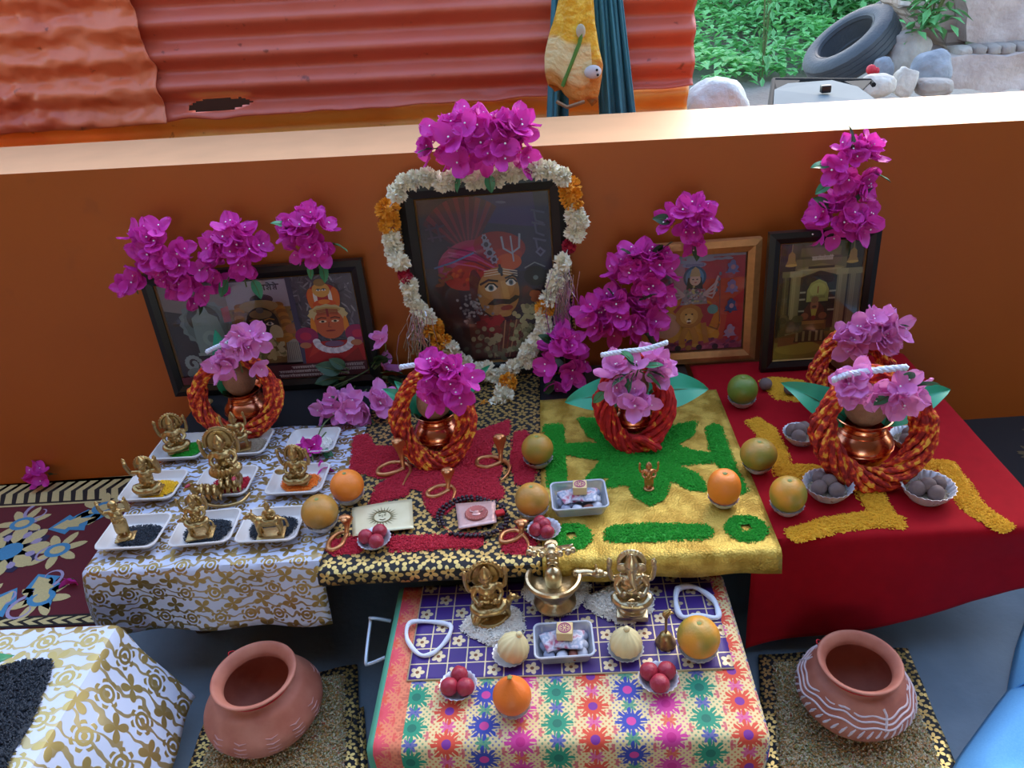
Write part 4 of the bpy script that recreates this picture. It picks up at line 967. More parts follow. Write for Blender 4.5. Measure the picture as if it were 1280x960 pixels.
    for s in(-1,1): a.e(.845+s*.032,.555,.020,.012,'#d8c0a0'); a.e(.845+s*.032,.555,.009,.010,'#20100c'); a.l([(.845+s*.01,.585),(.845+s*.035,.595),(.845+s*.06,.58)],.007,'#5a2010'); a.e(.845+s*.085,.48,.014,.12,'#cc7a1c'); a.e(.845+s*.13,.42,.06,.09,'#8a1850'); a.e(.845+s*.135,.42,.03,.04,'#b01c44')
    a.l([(.845,.55),(.838,.5),(.852,.495)],.006,'#8a3c26'); a.e(.845,.462,.026,.009,'#7c1c20')
    a.p([(.68,.10),(1,.10),(1,.32),(.95,.36),(.74,.36),(.69,.30)],'#9c1418'); a.p([(.70,.20),(.80,.30),(.74,.32)],'#b42a22'); a.p([(.86,.14),(.99,.12),(.97,.28)],'#80100e')
    for k in range(16):
        t=pi+pi*k/15; a.e(.85+.09*cos(t),.36+.10*sin(t),.02,.03,'#b8b0bc' if k%2 else '#d0c8d0')
    a.e(.85,.33,.05,.03,'#6a4a6a'); a.e(.70,.33,.03,.03,'#a86a48'); a.e(.965,.33,.03,.03,'#a86a48')
    a.r(.2,0,1,.145,'#4a1018'); a.r(0,0,.2,.08,'#5a1220')
    for k in range(3): a.script(.53 if k else .60,.985 if k<2 else .90,.10-.036*k,.020,'#a89490',20+k,.004)
def art_gold(a):
    rnd=random.Random(6)
    a.r(0,0,1,1,'#b8442e'); a.p([(0,.55),(.35,.45),(.5,1),(0,1)],'#a86a88'); a.r(.35,.75,1,1,'#a83c50'); a.e(.40,.30,.36,.28,'#c8701c'); a.e(.45,.16,.3,.14,'#d08a2a'); a.e(.15,.28,.16,.14,'#c88a7c'); a.p([(.78,0),(1,0),(1,.62),(.84,.5)],'#b81c2a')
    a.p([(0,0),(1,0),(1,.06),(.7,.10),(.3,.08),(0,.12)],'#9c3a5a'); 
    for k in range(60): a.e(rnd.random(),.11*rnd.random(),.035,.016,rnd.choice(['#a84a6a','#803a6a','#c0607c','#a03048','#6a2c50']),rnd.random())
    for k in range(30): a.e(.5+.16*rnd.gauss(0,1),.955+.02*rnd.gauss(0,1)*.5,.05,.012,'#8b88a8')
    a.r(0,.975,1,1,'#8a88a0')
    a.e(.45,.905,.13,.03,'#8d86ac'); a.script(.35,.55,.89,.022,'#5a4a80',3,.004)
    a.e(.455,.78,.125,.115,'#20406a'); a.e(.455,.78,.10,.095,'#4a78a8'); a.p([(.36,.62),(.55,.62),(.53,.78),(.38,.78)],'#181420')
    a.e(.46,.755,.06,.06,'#c8a090'); a.p([(.40,.79),(.52,.79),(.50,.86),(.46,.89),(.42,.86)],'#a88a60')
    for s in(-1,1): a.e(.46+s*.022,.76,.012,.006,'#201820')
    a.e(.465,.728,.014,.005,'#a01c2c')
    a.p([(.34,.66),(.57,.66),(.60,.50),(.30,.50)],'#8a7c8c'); 
    for k in range(70): a.e(.45+.07*rnd.gauss(0,1),.59+.05*rnd.gauss(0,1),.014,.010,rnd.choice(['#a89ca8','#6a5c70','#b0a070','#94405a','#5a7a70']),rnd.random())
    for s,d in((-1,.2),(1,.2)):
        for k in range(4): a.l([(.45+s*.1,.60),(.45+s*(.2+.01*k),.56+.05*k),(.45+s*(.23+.01*k),.62+.055*k)],.022,'#b89aa0'); a.e(.45+s*(.245+.012*k),.64+.055*k,.016,.02,'#6a6a80')
    a.l([(.74,.30),(.73,.74)],.010,'#7a4a4a')
    a.p([(.28,.50),(.62,.50),(.68,.40),(.62,.25),(.54,.30),(.30,.36),(.22,.44)],'#9c1c38'); a.e(.66,.44,.06,.05,'#5c8488')
    # lion
    a.e(.40,.38,.15,.13,'#a8682c',f=lambda t:1+.05*cos(9*t)); a.e(.40,.38,.10,.09,'#c08a48'); a.e(.40,.36,.05,.045,'#d0a468'); a.e(.40,.325,.028,.016,'#e0d0c0'); a.e(.40,.345,.016,.010,'#2a1a16'); a.e(.40,.31,.022,.010,'#6a1c18')
    for s in(-1,1): a.e(.40+s*.034,.40,.012,.008,'#1c1410'); a.l([(.40+s*.03,.25),(.40+s*.08,.14),(.40+s*.07,.06)],.07,'#b87830'); a.e(.40+s*.08,.055,.045,.02,'#c08a40')
    a.l([(.56,.3),(.58,.18),(.60,.08)],.06,'#a8682c'); a.l([(.62,.26),(.72,.22),(.74,.28)],.022,'#8a4a20')
    for k,y in enumerate((.86,.66,.46,.19)):
        c=['#6a6aa0','#7a6a9c','#2c3c74','#9a7a9c'][k]; a.e(.86,y,.055,.06,c,f=lambda t:1+.25*cos(5*t+k)); a.e(.86,y+.05,.028,.03,c); a.p([(.78,y-.05),(.94,y-.05),(.9,y-.02),(.82,y-.02)],c); a.e(.865,y+.005,.025,.025,'#b07a8a')
    for x,c in((.28,'#28202c'),(.52,'#28202c'),(.70,'#301c28'),(.40,'#a8743a')): a.e(x,.035,.035,.03,c)
def art_temple(a):
    rnd=random.Random(8)
    a.r(0,0,1,1,'#3c3a1c'); a.r(0,.85,1,1,'#2e2c16'); a.p([(.1,.86),(.92,.86),(.86,1),(.16,1)],'#5c5a34'); a.r(.25,.88,.72,.95,'#7a7444')
    a.r(.20,.76,.80,.86,'#7e7648'); a.p([(.22,.78),(.5,.82),(.78,.78),(.74,.71),(.5,.76),(.26,.71)],'#9c9058'); a.e(.5,.77,.25,.012,'#b8aa70'); a.script(.38,.64,.845,.03,'#d8d2bc',12,.008); a.r(.35,.78,.66,.80,'#4a4424')
    a.r(.30,.15,.72,.72,'#2a301c'); a.p([(.36,.50),(.62,.50),(.62,.60),(.58,.66),(.49,.69),(.40,.66),(.36,.60)],'#a8ae58'); a.e(.49,.60,.10,.06,'#bcc468'); a.l([(.49,.57),(.49,.63)],.012,'#8a4a20'); a.script(.40,.58,.53,.02,'#6a6c30',5,.004)
    for x0,x1,c,c2 in((.06,.13,'#5c5a2c','#77743c'),(.15,.27,'#8a8450','#a8a068'),(.70,.82,'#8d8654','#aca26c'),(.84,.98,'#77704a','#968e60')):
        a.r(x0,.24,x1,.76,c); a.r(x0+.02,.24,x0+(x1-x0)*.55,.76,c2); a.r(x0-.015,.72,x1+.015,.77,c2); a.r(x0-.02,.20,x1+.02,.27,c)
        for k in range(3): a.l([(x0+.02+.02*k,.26),(x0+.02+.02*k,.72)],.005,c)
    for x in(.14,.86): a.l([(x,1),(x,.92)],.008,'#a89a60'); a.p([(x-.07,.82),(x+.07,.82),(x+.045,.86),(x+.04,.91),(x,.935),(x-.04,.91),(x-.045,.86)],'#a8863c'); a.e(x,.82,.07,.012,'#c8a850')
    a.p([(0,.0),(1,0),(1,.22),(.75,.24),(.3,.24),(0,.20)],'#7a5a20'); a.p([(0,0),(1,0),(1,.10),(0,.16)],'#8d8030'); a.e(.30,.10,.28,.06,'#a8983c'); a.p([(.05,.12),(.3,.14),(.4,.2),(.05,.2)],'#8a5c2c')
    a.r(.24,.26,.62,.34,'#7a5c20'); a.r(.28,.31,.60,.345,'#a87c34'); a.p([(.24,.15),(.64,.15),(.60,.26),(.28,.26)],'#4a3c1c')
    for x in(.28,.36,.44,.52,.58): a.r(x-.015,.16,x+.015,.25,'#9a9058')
    a.p([(.32,.34),(.60,.34),(.58,.44),(.52,.50),(.40,.50),(.34,.44)],'#5c341c'); a.e(.46,.47,.05,.055,'#a87044'); a.e(.46,.52,.045,.03,'#8a6a38'); a.e(.35,.38,.05,.03,'#9a6038'); a.e(.57,.38,.05,.03,'#9a6038'); a.p([(.42,.44),(.50,.44),(.48,.37),(.46,.355),(.44,.37)],'#b8a840'); a.e(.46,.365,.03,.02,'#8a2c1c'); a.e(.46,.46,.028,.012,'#5a3a20')
    for y in(.42,.52,.58): a.r(.27,y,.34,y+.015,'#aeb08c'); a.r(.62,y,.70,y+.015,'#aeb08c')
    for k in range(24): a.e(.05+.25*rnd.random(),.26+.12*rnd.random(),.05,.03,rnd.choice(['#4a4a1c','#5c5a28','#6a6430']))
    a.e(.95,.3,.03,.05,'#5a4a20')
FL_,wl_,hl_=Frame('picture_frame','black framed collage of three deity images leaning at the left end of the altar',(222,503),(470,481),(175,345),(452,320),.030,M['dark'],art_left,1.80,3)
FM_,wm_,hm_=Frame('picture_frame','big black framed portrait of a turbaned moustached deity face hung with a garland',(540,505),(716,490),(492,231),(707,215),.040,M['dark'],art_mid,1.80,4,dots=True)
FG_,wg_,hg_=Frame('picture_frame','gold framed picture of a goddess riding a lion',(805,470),(943,463),(798,304),(951,298),.032,M['goldframe'],art_gold,1.805,3,trim=False)
FB_,wb_,hb_=Frame('picture_frame','black framed picture of a temple interior with bells, right of the gold frame',(951,467),(1080,460),(961,290),(1101,281),.026,M['dark'],art_temple,1.735,3,dots=False)
# ------------------------------------------------------------------ garland
def clump(name,matl,n,l,w,seed,squash=.8,r=.5):
    b=MB(); rnd=random.Random(seed)
    for k in range(n):
        d=V((rnd.gauss(0,1),rnd.gauss(0,1),rnd.gauss(0,1))).normalized(); d.z*=squash
        s=d.orthogonal().normalized(); s=(Matrix.Rotation(rnd.random()*6.28,3,d)@s); nn=d.cross(s)
        p=d*r*.014; i=len(b.v)
        b.v+=[p,p+d*l*.6+s*w,p+d*l+nn*w*.4,p+d*l*.6-s*w,p+d*l*.55+nn*w*.6]
        b.face((i,i+1,i+4)); b.face((i+1,i+2,i+4)); b.face((i+2,i+3,i+4)); b.face((i+3,i,i+4))
    b.ell((0,0,0),.009,n=8,k=6)
    return b.mesh(name,matl)
CLW=[clump('white_flower',M['jasmine'],60,.016,.006,s) for s in(1,2,3)]
CLO=[clump('marigold',M['marigold'],130,.013,.004,s,r=.9) for s in(4,5)]
CLR=[clump('red_flower',M['rose'],40,.014,.009,s) for s in(6,)]
t=thing('flower_garland','white and marigold flower garland with silver tinsel hung around the big portrait frame','garland',(FM_.location.x,1.70,Z1+.25))
def gp(px,py,Y=1.695): return atY(px,py,Y)-V(t.location)
seq=[(520,222,'w'),(505,228,'w'),(497,243,'w'),(485,262,'o'),(486,279,'o'),(489,297,'w'),(492,312,'w'),(497,327,'w'),(506,345,'r'),(513,358,'w'),(516,372,'w'),(524,388,'w'),(533,398,'w'),(541,410,'o'),(550,424,'o'),(560,436,'w'),(570,446,'w'),(583,455,'w'),(597,461,'w'),(609,466,'w'),(620,470,'w'),(633,465,'w'),(643,457,'w'),(655,447,'w'),(663,436,'w'),(671,424,'w'),(678,412,'w'),(680,397,'w'),(683,385,'o'),(688,372,'w'),(693,358,'w'),(700,344,'w'),(703,328,'w'),(712,308,'r'),(718,292,'w'),(722,278,'w'),(719,264,'w'),(714,248,'o'),(712,236,'o'),(703,222,'w'),(690,213,'w'),(672,210,'w'),(655,214,'w'),(640,217,'w'),(622,219,'w'),(604,220,'w'),(585,221,'w'),(566,222,'w'),(548,223,'w'),(533,222,'w'),
(634,478,'o'),(630,490,'w'),(628,499,'w'),(622,505,'w'),(608,513,'o')]
rnd=random.Random(7); cordp=[]
for k,(x,y,c) in enumerate(seq):
    on=not(490<x<715 and y<500) 
    Y=1.778 if (x<497 or x>708) else 1.756
    if y<226 and 500<x<705: Y=1.765
    if y>475: Y=1.70-(y-475)*.0012
    p=gp(x+rnd.uniform(-1,1),y,Y); 
    if k<50: cordp.append(p)
    for q in range(2 if c=='w' else 1):
        link({'w':'white_flower','o':'marigold','r':'red_flower'}[c],rnd.choice({'w':CLW,'o':CLO,'r':CLR}[c]),t,p+V((rnd.uniform(-.010,.010),rnd.uniform(-.006,.0),rnd.uniform(-.010,.010)))*(q),(rnd.random()*6,rnd.random()*6,rnd.random()*6),rnd.uniform(1.0,1.3)*(1 if c!='o' else 1.1))
MB().tube(cordp,.0015,5,closed=True).build('garland_string',M['cord'],t)
for nm,bx,by,n,sp,dy in(('tinsel',524,396,40,12,55),('tinsel',702,345,55,12,70)):
    b=MB()
    for k in range(n):
        x=bx+rnd.gauss(0,sp*.6); y=by+rnd.uniform(-10,15); pts=[gp(x,y,1.745)]
        for q in range(3): x+=rnd.gauss(0,4); y+=dy*rnd.uniform(.15,.42); pts.append(gp(x,y,1.745-rnd.uniform(0,.012)))
        b.tube(pts,.0011,3)
    b.build(nm,M['tinsel'],t,smooth=False)
# ------------------------------------------------------------------ sprigs on the frames and behind the pots
def sp(label,px,py,Y,rx,rz,n,nl,seed,pale=False,ry=.03,sc=1,**k):
    c=atY(px,py,Y+.045); return sprig(label,c,(px2m(rx,c),ry,px2m(rz,c)),n,nl,pale,None,seed,sc=sc,**k)
sp('big magenta bougainvillea bunch crowning the garlanded portrait frame',600,184,1.72,76,44,58,3,1,ry=.06,sc=1.08)
sp('magenta bougainvillea sprig at the top left corner of the collage frame',198,318,1.705,40,40,26,0,2,sc=1.05)
sp('small magenta blossoms hanging off the left edge of the collage frame',166,356,1.71,14,16,4,0,22,sc=.9)
sp('magenta bougainvillea cluster trailing right of the first sprig on the collage frame',238,345,1.70,38,34,20,1,3,dark=True)
sp('magenta bougainvillea sprig with a green stalk at the middle of the collage frame top',296,322,1.70,38,46,26,3,4)
sp('magenta bougainvillea sprig with a green tip, top right of the collage frame',390,300,1.71,34,44,26,4,5)
sp('round magenta bougainvillea bunch on the top left corner of the gold frame',861,281,1.72,32,30,20,2,6,dark=True)
sp('tall upright magenta bougainvillea spray above the black temple frame, upper part',1062,212,1.73,34,44,26,4,8)
sp('magenta bougainvillea spray drooping over the top edge of the black temple frame',1054,275,1.71,40,34,22,3,9,dark=True)
sp('magenta bougainvillea mass between the portrait and the gold frame, upper bunch',808,350,1.70,42,46,36,3,10,dark=True)
sp('magenta bougainvillea mass between the portrait and the gold frame, lower bunch',775,400,1.68,54,36,32,3,11,dark=True)
sp('dark magenta bougainvillea lying low at the right foot of the portrait frame',704,452,1.66,30,46,26,3,12,dark=True)
# loose blossoms: left floor rug
c=at(52,590,.06); sprig('magenta blossom lying on the rug against the wall at left',(c.x,c.y,.035),(.04,.03,.035),5,1,seed=30,dark=True)
c=at(262,716,.03); 
sprig('magenta petal lying on the maroon rug beside the white cloth',at(90,724,.02),(.008,.008,.006),1,0,seed=31,sc=.8)
# ------------------------------------------------------------------ fruit in paper bowls
def bowlmesh(name,r,h,matl,flut=18,thick=.0012):
    b=MB(); pr=[(.002,.0),(r*.55,.0),(r*.62,.002),(r*.82,h*.5),(r*.97,h*.96),(r,h),(r*.985,h),(r*.80,h*.5+.0015),(r*.60,.0032),(.002,.0015)]
    b.lathe(pr,72,cap0=True,cap1=True,fn=lambda a,j:1+.035*cos(a*flut)*(1 if 3<=j<=7 else 0)); return b.mesh(name,matl,smooth=60)
BWS=bowlmesh('bowl',.033,.020,M['foil']); BWL=bowlmesh('bowl',.046,.030,M['foil'],24); BWM=bowlmesh('bowl',.036,.017,M['foil'],20)
def bowl(label,p,me,group=None,sc=1,cat='bowl'):
    o=link('paper_bowl',me,loc=p,scale=sc); return tag(o,label,cat,group)
def fruitmesh(name,r,sq,seed,neck=0,flat=0):
    b=MB(); pr=[]
    for j in range(25):
        t=-pi/2+pi*j/24; rr=cos(t)*r; zz=sin(t)*r*sq
        if neck and t>.7: zz+=neck*(t-.7)**2
        if t>1.2: zz-=r*.10*((t-1.2)/.37)**2*(0 if neck else 1)
        if flat: rr=r*abs(cos(t))**(1-flat)
        pr.append((max(rr,.0006),zz))
    b.lathe(pr,36,cap0=True,cap1=True,fn=lambda a,j:1+.012*noise.noise(V((cos(a)*1.5,sin(a)*1.5,j*.1+seed)))+.008*sin(a*9+seed)*(1 if j>19 else 0)); return b.mesh(name,None)
def fruit(label,px,py,wpx,z,matl,seed=1,sq=.92,neck=0,flat=0,bl=None,name='orange',tilt=(0,0),by=None,spread=1):
    # px,py: fruit centre in the photo; it sits in a small paper bowl
    c=at(px,py,z+.038); r=px2m(wpx,c)/2
    b=V((c.x,c.y,z+.0006)); 
    bowl(bl,b,BWS,sc=r/.033*.93*spread)
    t=thing(name,label,'fruit',(c.x,c.y,z+.005+r*sq+.003)); t.rotation_euler=(tilt[0],tilt[1],seed)
    me=fruitmesh('peel',r,sq,seed,neck,flat); me.materials.clear(); me.materials.append(matl); link('peel',me,t)
    for p in me.polygons: p.use_smooth=True
    top=r*sq+(neck*.75 if neck else -r*.09)
    MB().lathe([(.0005,-.001),(.0045,.0),(.004,.0015),(.0015,.002)],10,cap1=True,fn=lambda a,j:1+.2*cos(5*a)).build('stem_scar',M['navel'],t,loc=(0,0,top))
    return t
ZC=Z1+.004
fruit('bright orange on the left end of the black cloth, beside the orange-powder tray',434,608,42,ZC,M['orangepeel'],1,.93,bl='white paper bowl under the bright orange at the edge of the white cloth')
fruit('mottled yellow-green citrus at the white cloth edge, before the bright orange',400,641,46,ZC,M['citrus2'],2,.9,bl='white paper bowl under the mottled yellow-green citrus at the white cloth edge')
fruit('mottled brown-green citrus on the black cloth beside the green star, the rear one',672,563,40,ZC,M['citrus1'],3,.98,bl='white paper bowl under the rear mottled citrus beside the green star')
fruit('brown-orange citrus on the black cloth beside the clear box, the front one',665,625,43,ZC,M['citrus2'],4,.95,bl='white paper bowl under the brown-orange citrus beside the clear box')
fruit('tall bright orange with flattened top on the gold cloth',905,611,41,ZC+.002,M['orangepeel'],5,1.08,flat=.35,bl='white paper bowl under the tall orange on the gold cloth')
fruit('squat olive-orange citrus at the gold cloth edge, nearest the yellow cross',948,569,45,ZC,M['citrus1'],6,.88,bl='white paper bowl under the squat olive-orange citrus at the gold cloth edge',spread=.9)
fruit('orange and green citrus on the red cloth, in front of the squat one',985,620,45,ZC-.003,M['citrus4'],7,1.0,flat=.15,bl='white paper bowl under the orange and green citrus on the red cloth')
fruit('green citrus at the back between the gold and the black frames',928,489,37,ZC-.003,M['citrus3'],8,1.0,flat=.1,bl='silver paper bowl under the green citrus at the back of the red cloth')
fruit('big deep orange at the front of the colourful cloth',640,869,49,Z0+.002,M['orangedeep'],9,.93,neck=.018,name='orange',bl='silver paper bowl under the deep orange at the front of the colourful cloth')
fruit('big orange-green citrus at the right side of the purple cloth',873,799,53,Z0+.004,M['citrus4'],10,.98,bl='silver paper bowl under the big orange-green citrus on the purple cloth')
# red fruits
def pile(blabel,px,py,wpx,z,n,rr,matname,nm,cat,labf,group,seed,me,base,bh,zz=.5,filler=None,spread=.5):
    c=at(px,py,z+.012); c.z=z; R=px2m(wpx,c)/2; bowl(blabel,c,me,sc=R/base)
    rnd=random.Random(seed)
    for k in range(n):
        a=2*pi*k/n+seed; p=c+V((R*spread*cos(a),R*spread*sin(a),R*bh+rr*zz))
        if k==n-1 and n>3: p=c+V((0,0,R*bh+rr*(zz+.35)))+V((rnd.uniform(-.004,.004),rnd.uniform(-.004,.004),0))
        b=MB(); bm=bmesh.new(); bmesh.ops.create_icosphere(bm,subdivisions=3,radius=1)
        for v in bm.verts: v.co*=rr*(1+.07*noise.noise(v.co*2+V((k,seed,0)))+.02*noise.noise(v.co*9)); v.co.z*=1.05
        o=b.addbm(bm).build(nm,M[matname],loc=p,rot=(rnd.random(),rnd.random(),rnd.random()))
        o['label']=labf; o['category']=cat; o['group']=group
    return c
pile('paper bowl of red fruits on the black cloth, beside the pale sun card',468,674,42,ZC,3,.0145,'berry','red_fruit','fruit','dark red fruit in the paper bowl beside the pale sun card','red fruits beside the sun card',1,BWM,.036,.36)
pile('paper bowl holding red fruits between the black and the gold cloth',680,662,42,ZC,4,.0135,'berry','red_fruit','fruit','dark red fruit in the paper bowl between the black and gold cloths','red fruits between the black and gold cloths',2,BWM,.036,.36)
pile('silver paper bowl with red fruits at the left front of the colourful cloth',573,857,47,Z0+.002,3,.0150,'berry','red_fruit','fruit','dark red fruit in the silver bowl at the left front of the colourful cloth','red fruits at the left of the front table',3.6,BWM,.036,.36)
pile('silver paper bowl with red fruits at the right front of the colourful cloth',823,848,49,Z0+.002,3,.0155,'berry','red_fruit','fruit','dark red fruit in the silver bowl at the right front of the colourful cloth','red fruits at the right of the front table',4.7,BWM,.036,.36)
# betel nuts in bowls on the red cloth
def nutbowl(blabel,px,py,wpx,n,lab,grp,seed):
    c=pile(blabel,px,py,wpx,Z1+.001,n,.0150,'nut','betel_nut','nut',lab,grp,seed,BWL,.046,.42,spread=.46)
    R=px2m(wpx,c)/2
    grains('wheat_grain','wheat grains under the nuts in the '+blabel.split(' ',1)[1] if False else 'grains filling the '+blabel.replace('oval ',''),[circ(c,R*.72,16)],c.z+R*.30,M['gbrown'],.003,dens=90000,seed=seed)
nutbowl('white bowl of nuts left of the rear copper pot on the red cloth',1001,546,44,4,'grey-brown nut in the bowl between the green fruit and the front right pot','nuts in the bowl left of the pot',1)
nutbowl('white bowl of nuts in the front, left of the right-hand pot',1034,613,60,4,'grey-brown nut in the bowl between the citrus and the pot on the red cloth','nuts in the front left bowl',2)
nutbowl('white bowl of nuts on the right arm of the yellow cross',1158,616,63,4,'grey-brown nut in the bowl on the right arm of the yellow cross','nuts in the right bowl',3.4)
nutbowl('white bowl of nuts half hidden behind the right-hand pot',1136,551,46,4,'grey nut in the bowl half hidden behind the front right pot','nuts in the bowl behind the pot',4)
for k,(x,y,l) in enumerate(((957,480,'round nut on the small yellow patch, beside the green citrus'),(988,486,'round nut on the small yellow patch, right of the other nut'))):
    bm=bmesh.new(); bmesh.ops.create_icosphere(bm,subdivisions=3,radius=.0155); o=MB().addbm(bm).build('betel_nut',M['nut'],loc=at(x,y,Z1+.019)); tag(o,l,'nut')
# modak sweets
def modak(lab,bl,px,py,tilt,seed):
    c=at(px,py,Z0+.028); z=Z0+.004; R=px2m(44,c)/2
    bowl(bl,V((c.x,c.y,z)),BWM,sc=R/.036*1.02)
    t=thing('sweet_dumpling',lab,'sweet',(c.x,c.y,z+.009)); t.rotation_euler=(tilt[0],tilt[1],seed)
    pr=[(.002,0),(.62*R,.0),(.86*R,.25*R),(.92*R,.55*R),(.82*R,.95*R),(.55*R,1.3*R),(.25*R,1.55*R),(.12*R,1.62*R)]
    MB().lathe([(a,b) for a,b in pr],60,cap0=True,cap1=True,fn=lambda a,j:1+.035*cos(13*a)*(1 if 2<=j<=6 else 0)).build('dough',M['modak'],t)
    MB().ell((0,0,1.66*R),(.19*R,.19*R,.2*R)).build('tip',M['modak'],t)
modak('pale pleated sweet dumpling at the left of the clear box on the purple cloth','silver paper bowl under the left pleated sweet',637,811,(.30,.25),1)
modak('pale pleated sweet dumpling at the right of the clear box on the purple cloth','silver paper bowl under the right pleated sweet',782,805,(.05,.0),2)
# ------------------------------------------------------------------ foam trays
def traymesh(w,d,h=.016):
    b=MB()
    def ring(ins,z,r):
        P=[]
        for cx,cy,a0 in((w/2-ins-r,d/2-ins-r,0),(-w/2+ins+r,d/2-ins-r,pi/2),(-w/2+ins+r,-d/2+ins+r,pi),(w/2-ins-r,-d/2+ins+r,1.5*pi)):
            for k in range(6): a=a0+pi/2*k/5; P.append((cx+r*cos(a),cy+r*sin(a),z))
        return P
    rs=[ring(.018,0,.012),ring(.012,.004,.014),ring(.003,h,.016),ring(0,h+.001,.017),ring(.0005,h+.0028,.017),ring(.004,h+.003,.015),ring(.013,.0052,.013),ring(.017,.0030,.011)]
    for r in rs: b.v+=[V(p) for p in r]
    n=24
    for j in range(len(rs)-1):
        for i in range(n): b.face((j*n+i,j*n+(i+1)%n,j*n+n+(i+1)%n,j*n+n+i))
    b.face(list(range(n))[::-1]); b.face(range((len(rs)-1)*n,len(rs)*n)); return b.mesh('foam_tray',M['foam'])
TR=traymesh(.128,.108)
ZT=Z1+.0045
TRAYS={}
def tray(key,px,py,fill,lab,flab,sc=1,rz=0,cx=0,cy=0,rx=.040,ry=.028):
    c=at(px,py,ZT+.006); c.z=ZT; o=link('foam_tray',TR,loc=c,rot=(0,0,rz),scale=(sc,sc,1)); tag(o,lab,'tray'); TRAYS[key]=c
    if fill:
        poly=[V((c.x+cx+rx*abs(cos(a))**.7*math.copysign(1,cos(a))*(1+.06*sin(3*a)),c.y+cy+ry*abs(sin(a))**.7*math.copysign(1,sin(a)),0)) for a in [2*pi*i/28 for i in range(28)]]
        grains(fill[0],flab,[poly],ZT+.0042,M[fill[1]],fill[2] if len(fill)>2 else .004,l=.0026,w=.0012,dens=260000,spill=.004,seed=int(px),cat='grain')
    return c
tray('budh',229,562,('green_rice','ggreen'),'white foam tray with green rice and a brass idol, back left','green rice filling the back left foam tray',cx=.008)
tray('guru2',306,557,('wheat_grain','gbrown',.003),'white foam tray with pale grain behind the sun chariot idol, back row','pale brown grain in the back row tray behind the sun chariot',cx=.008)
tray('empty',392,555,('white_powder','gwhite',.002),'white foam tray under trailing bougainvillea, back right of the white cloth','pale powder in the tray under the trailing flowers',sc=.95)
tray('yel',194,611,('yellow_powder','gyel2'),'white foam tray with bright yellow powder and a brass idol','bright yellow powder in the foam tray at the left',cx=.006)
tray('sun',283,606,('red_rice','gred',.003),'white foam tray under the sun chariot idol, centre of the white cloth','red grain in the tray under the sun chariot',cx=.01)
tray('mar',374,603,('orange_powder','gorange'),'white foam tray with bright orange powder and a brass idol','bright orange powder in the foam tray beside the bright orange',cx=.003)
tray('b1',170,669,('black_gram','gblack',.005),'white foam tray with black lentils and a standing brass idol, front left','black lentils in the front left foam tray',cx=.005,rx=.042,ry=.03)
tray('b2',259,664,('black_gram','gblack',.005),'white foam tray with black lentils and a rider idol, front middle','black lentils in the front middle foam tray',rz=.06,rx=.045,ry=.034)
tray('b3',341,660,('black_gram','gblack',.005),'white foam tray with black lentils and an idol on a standing beast, front right','black lentils in the front right foam tray',rx=.045,ry=.034)
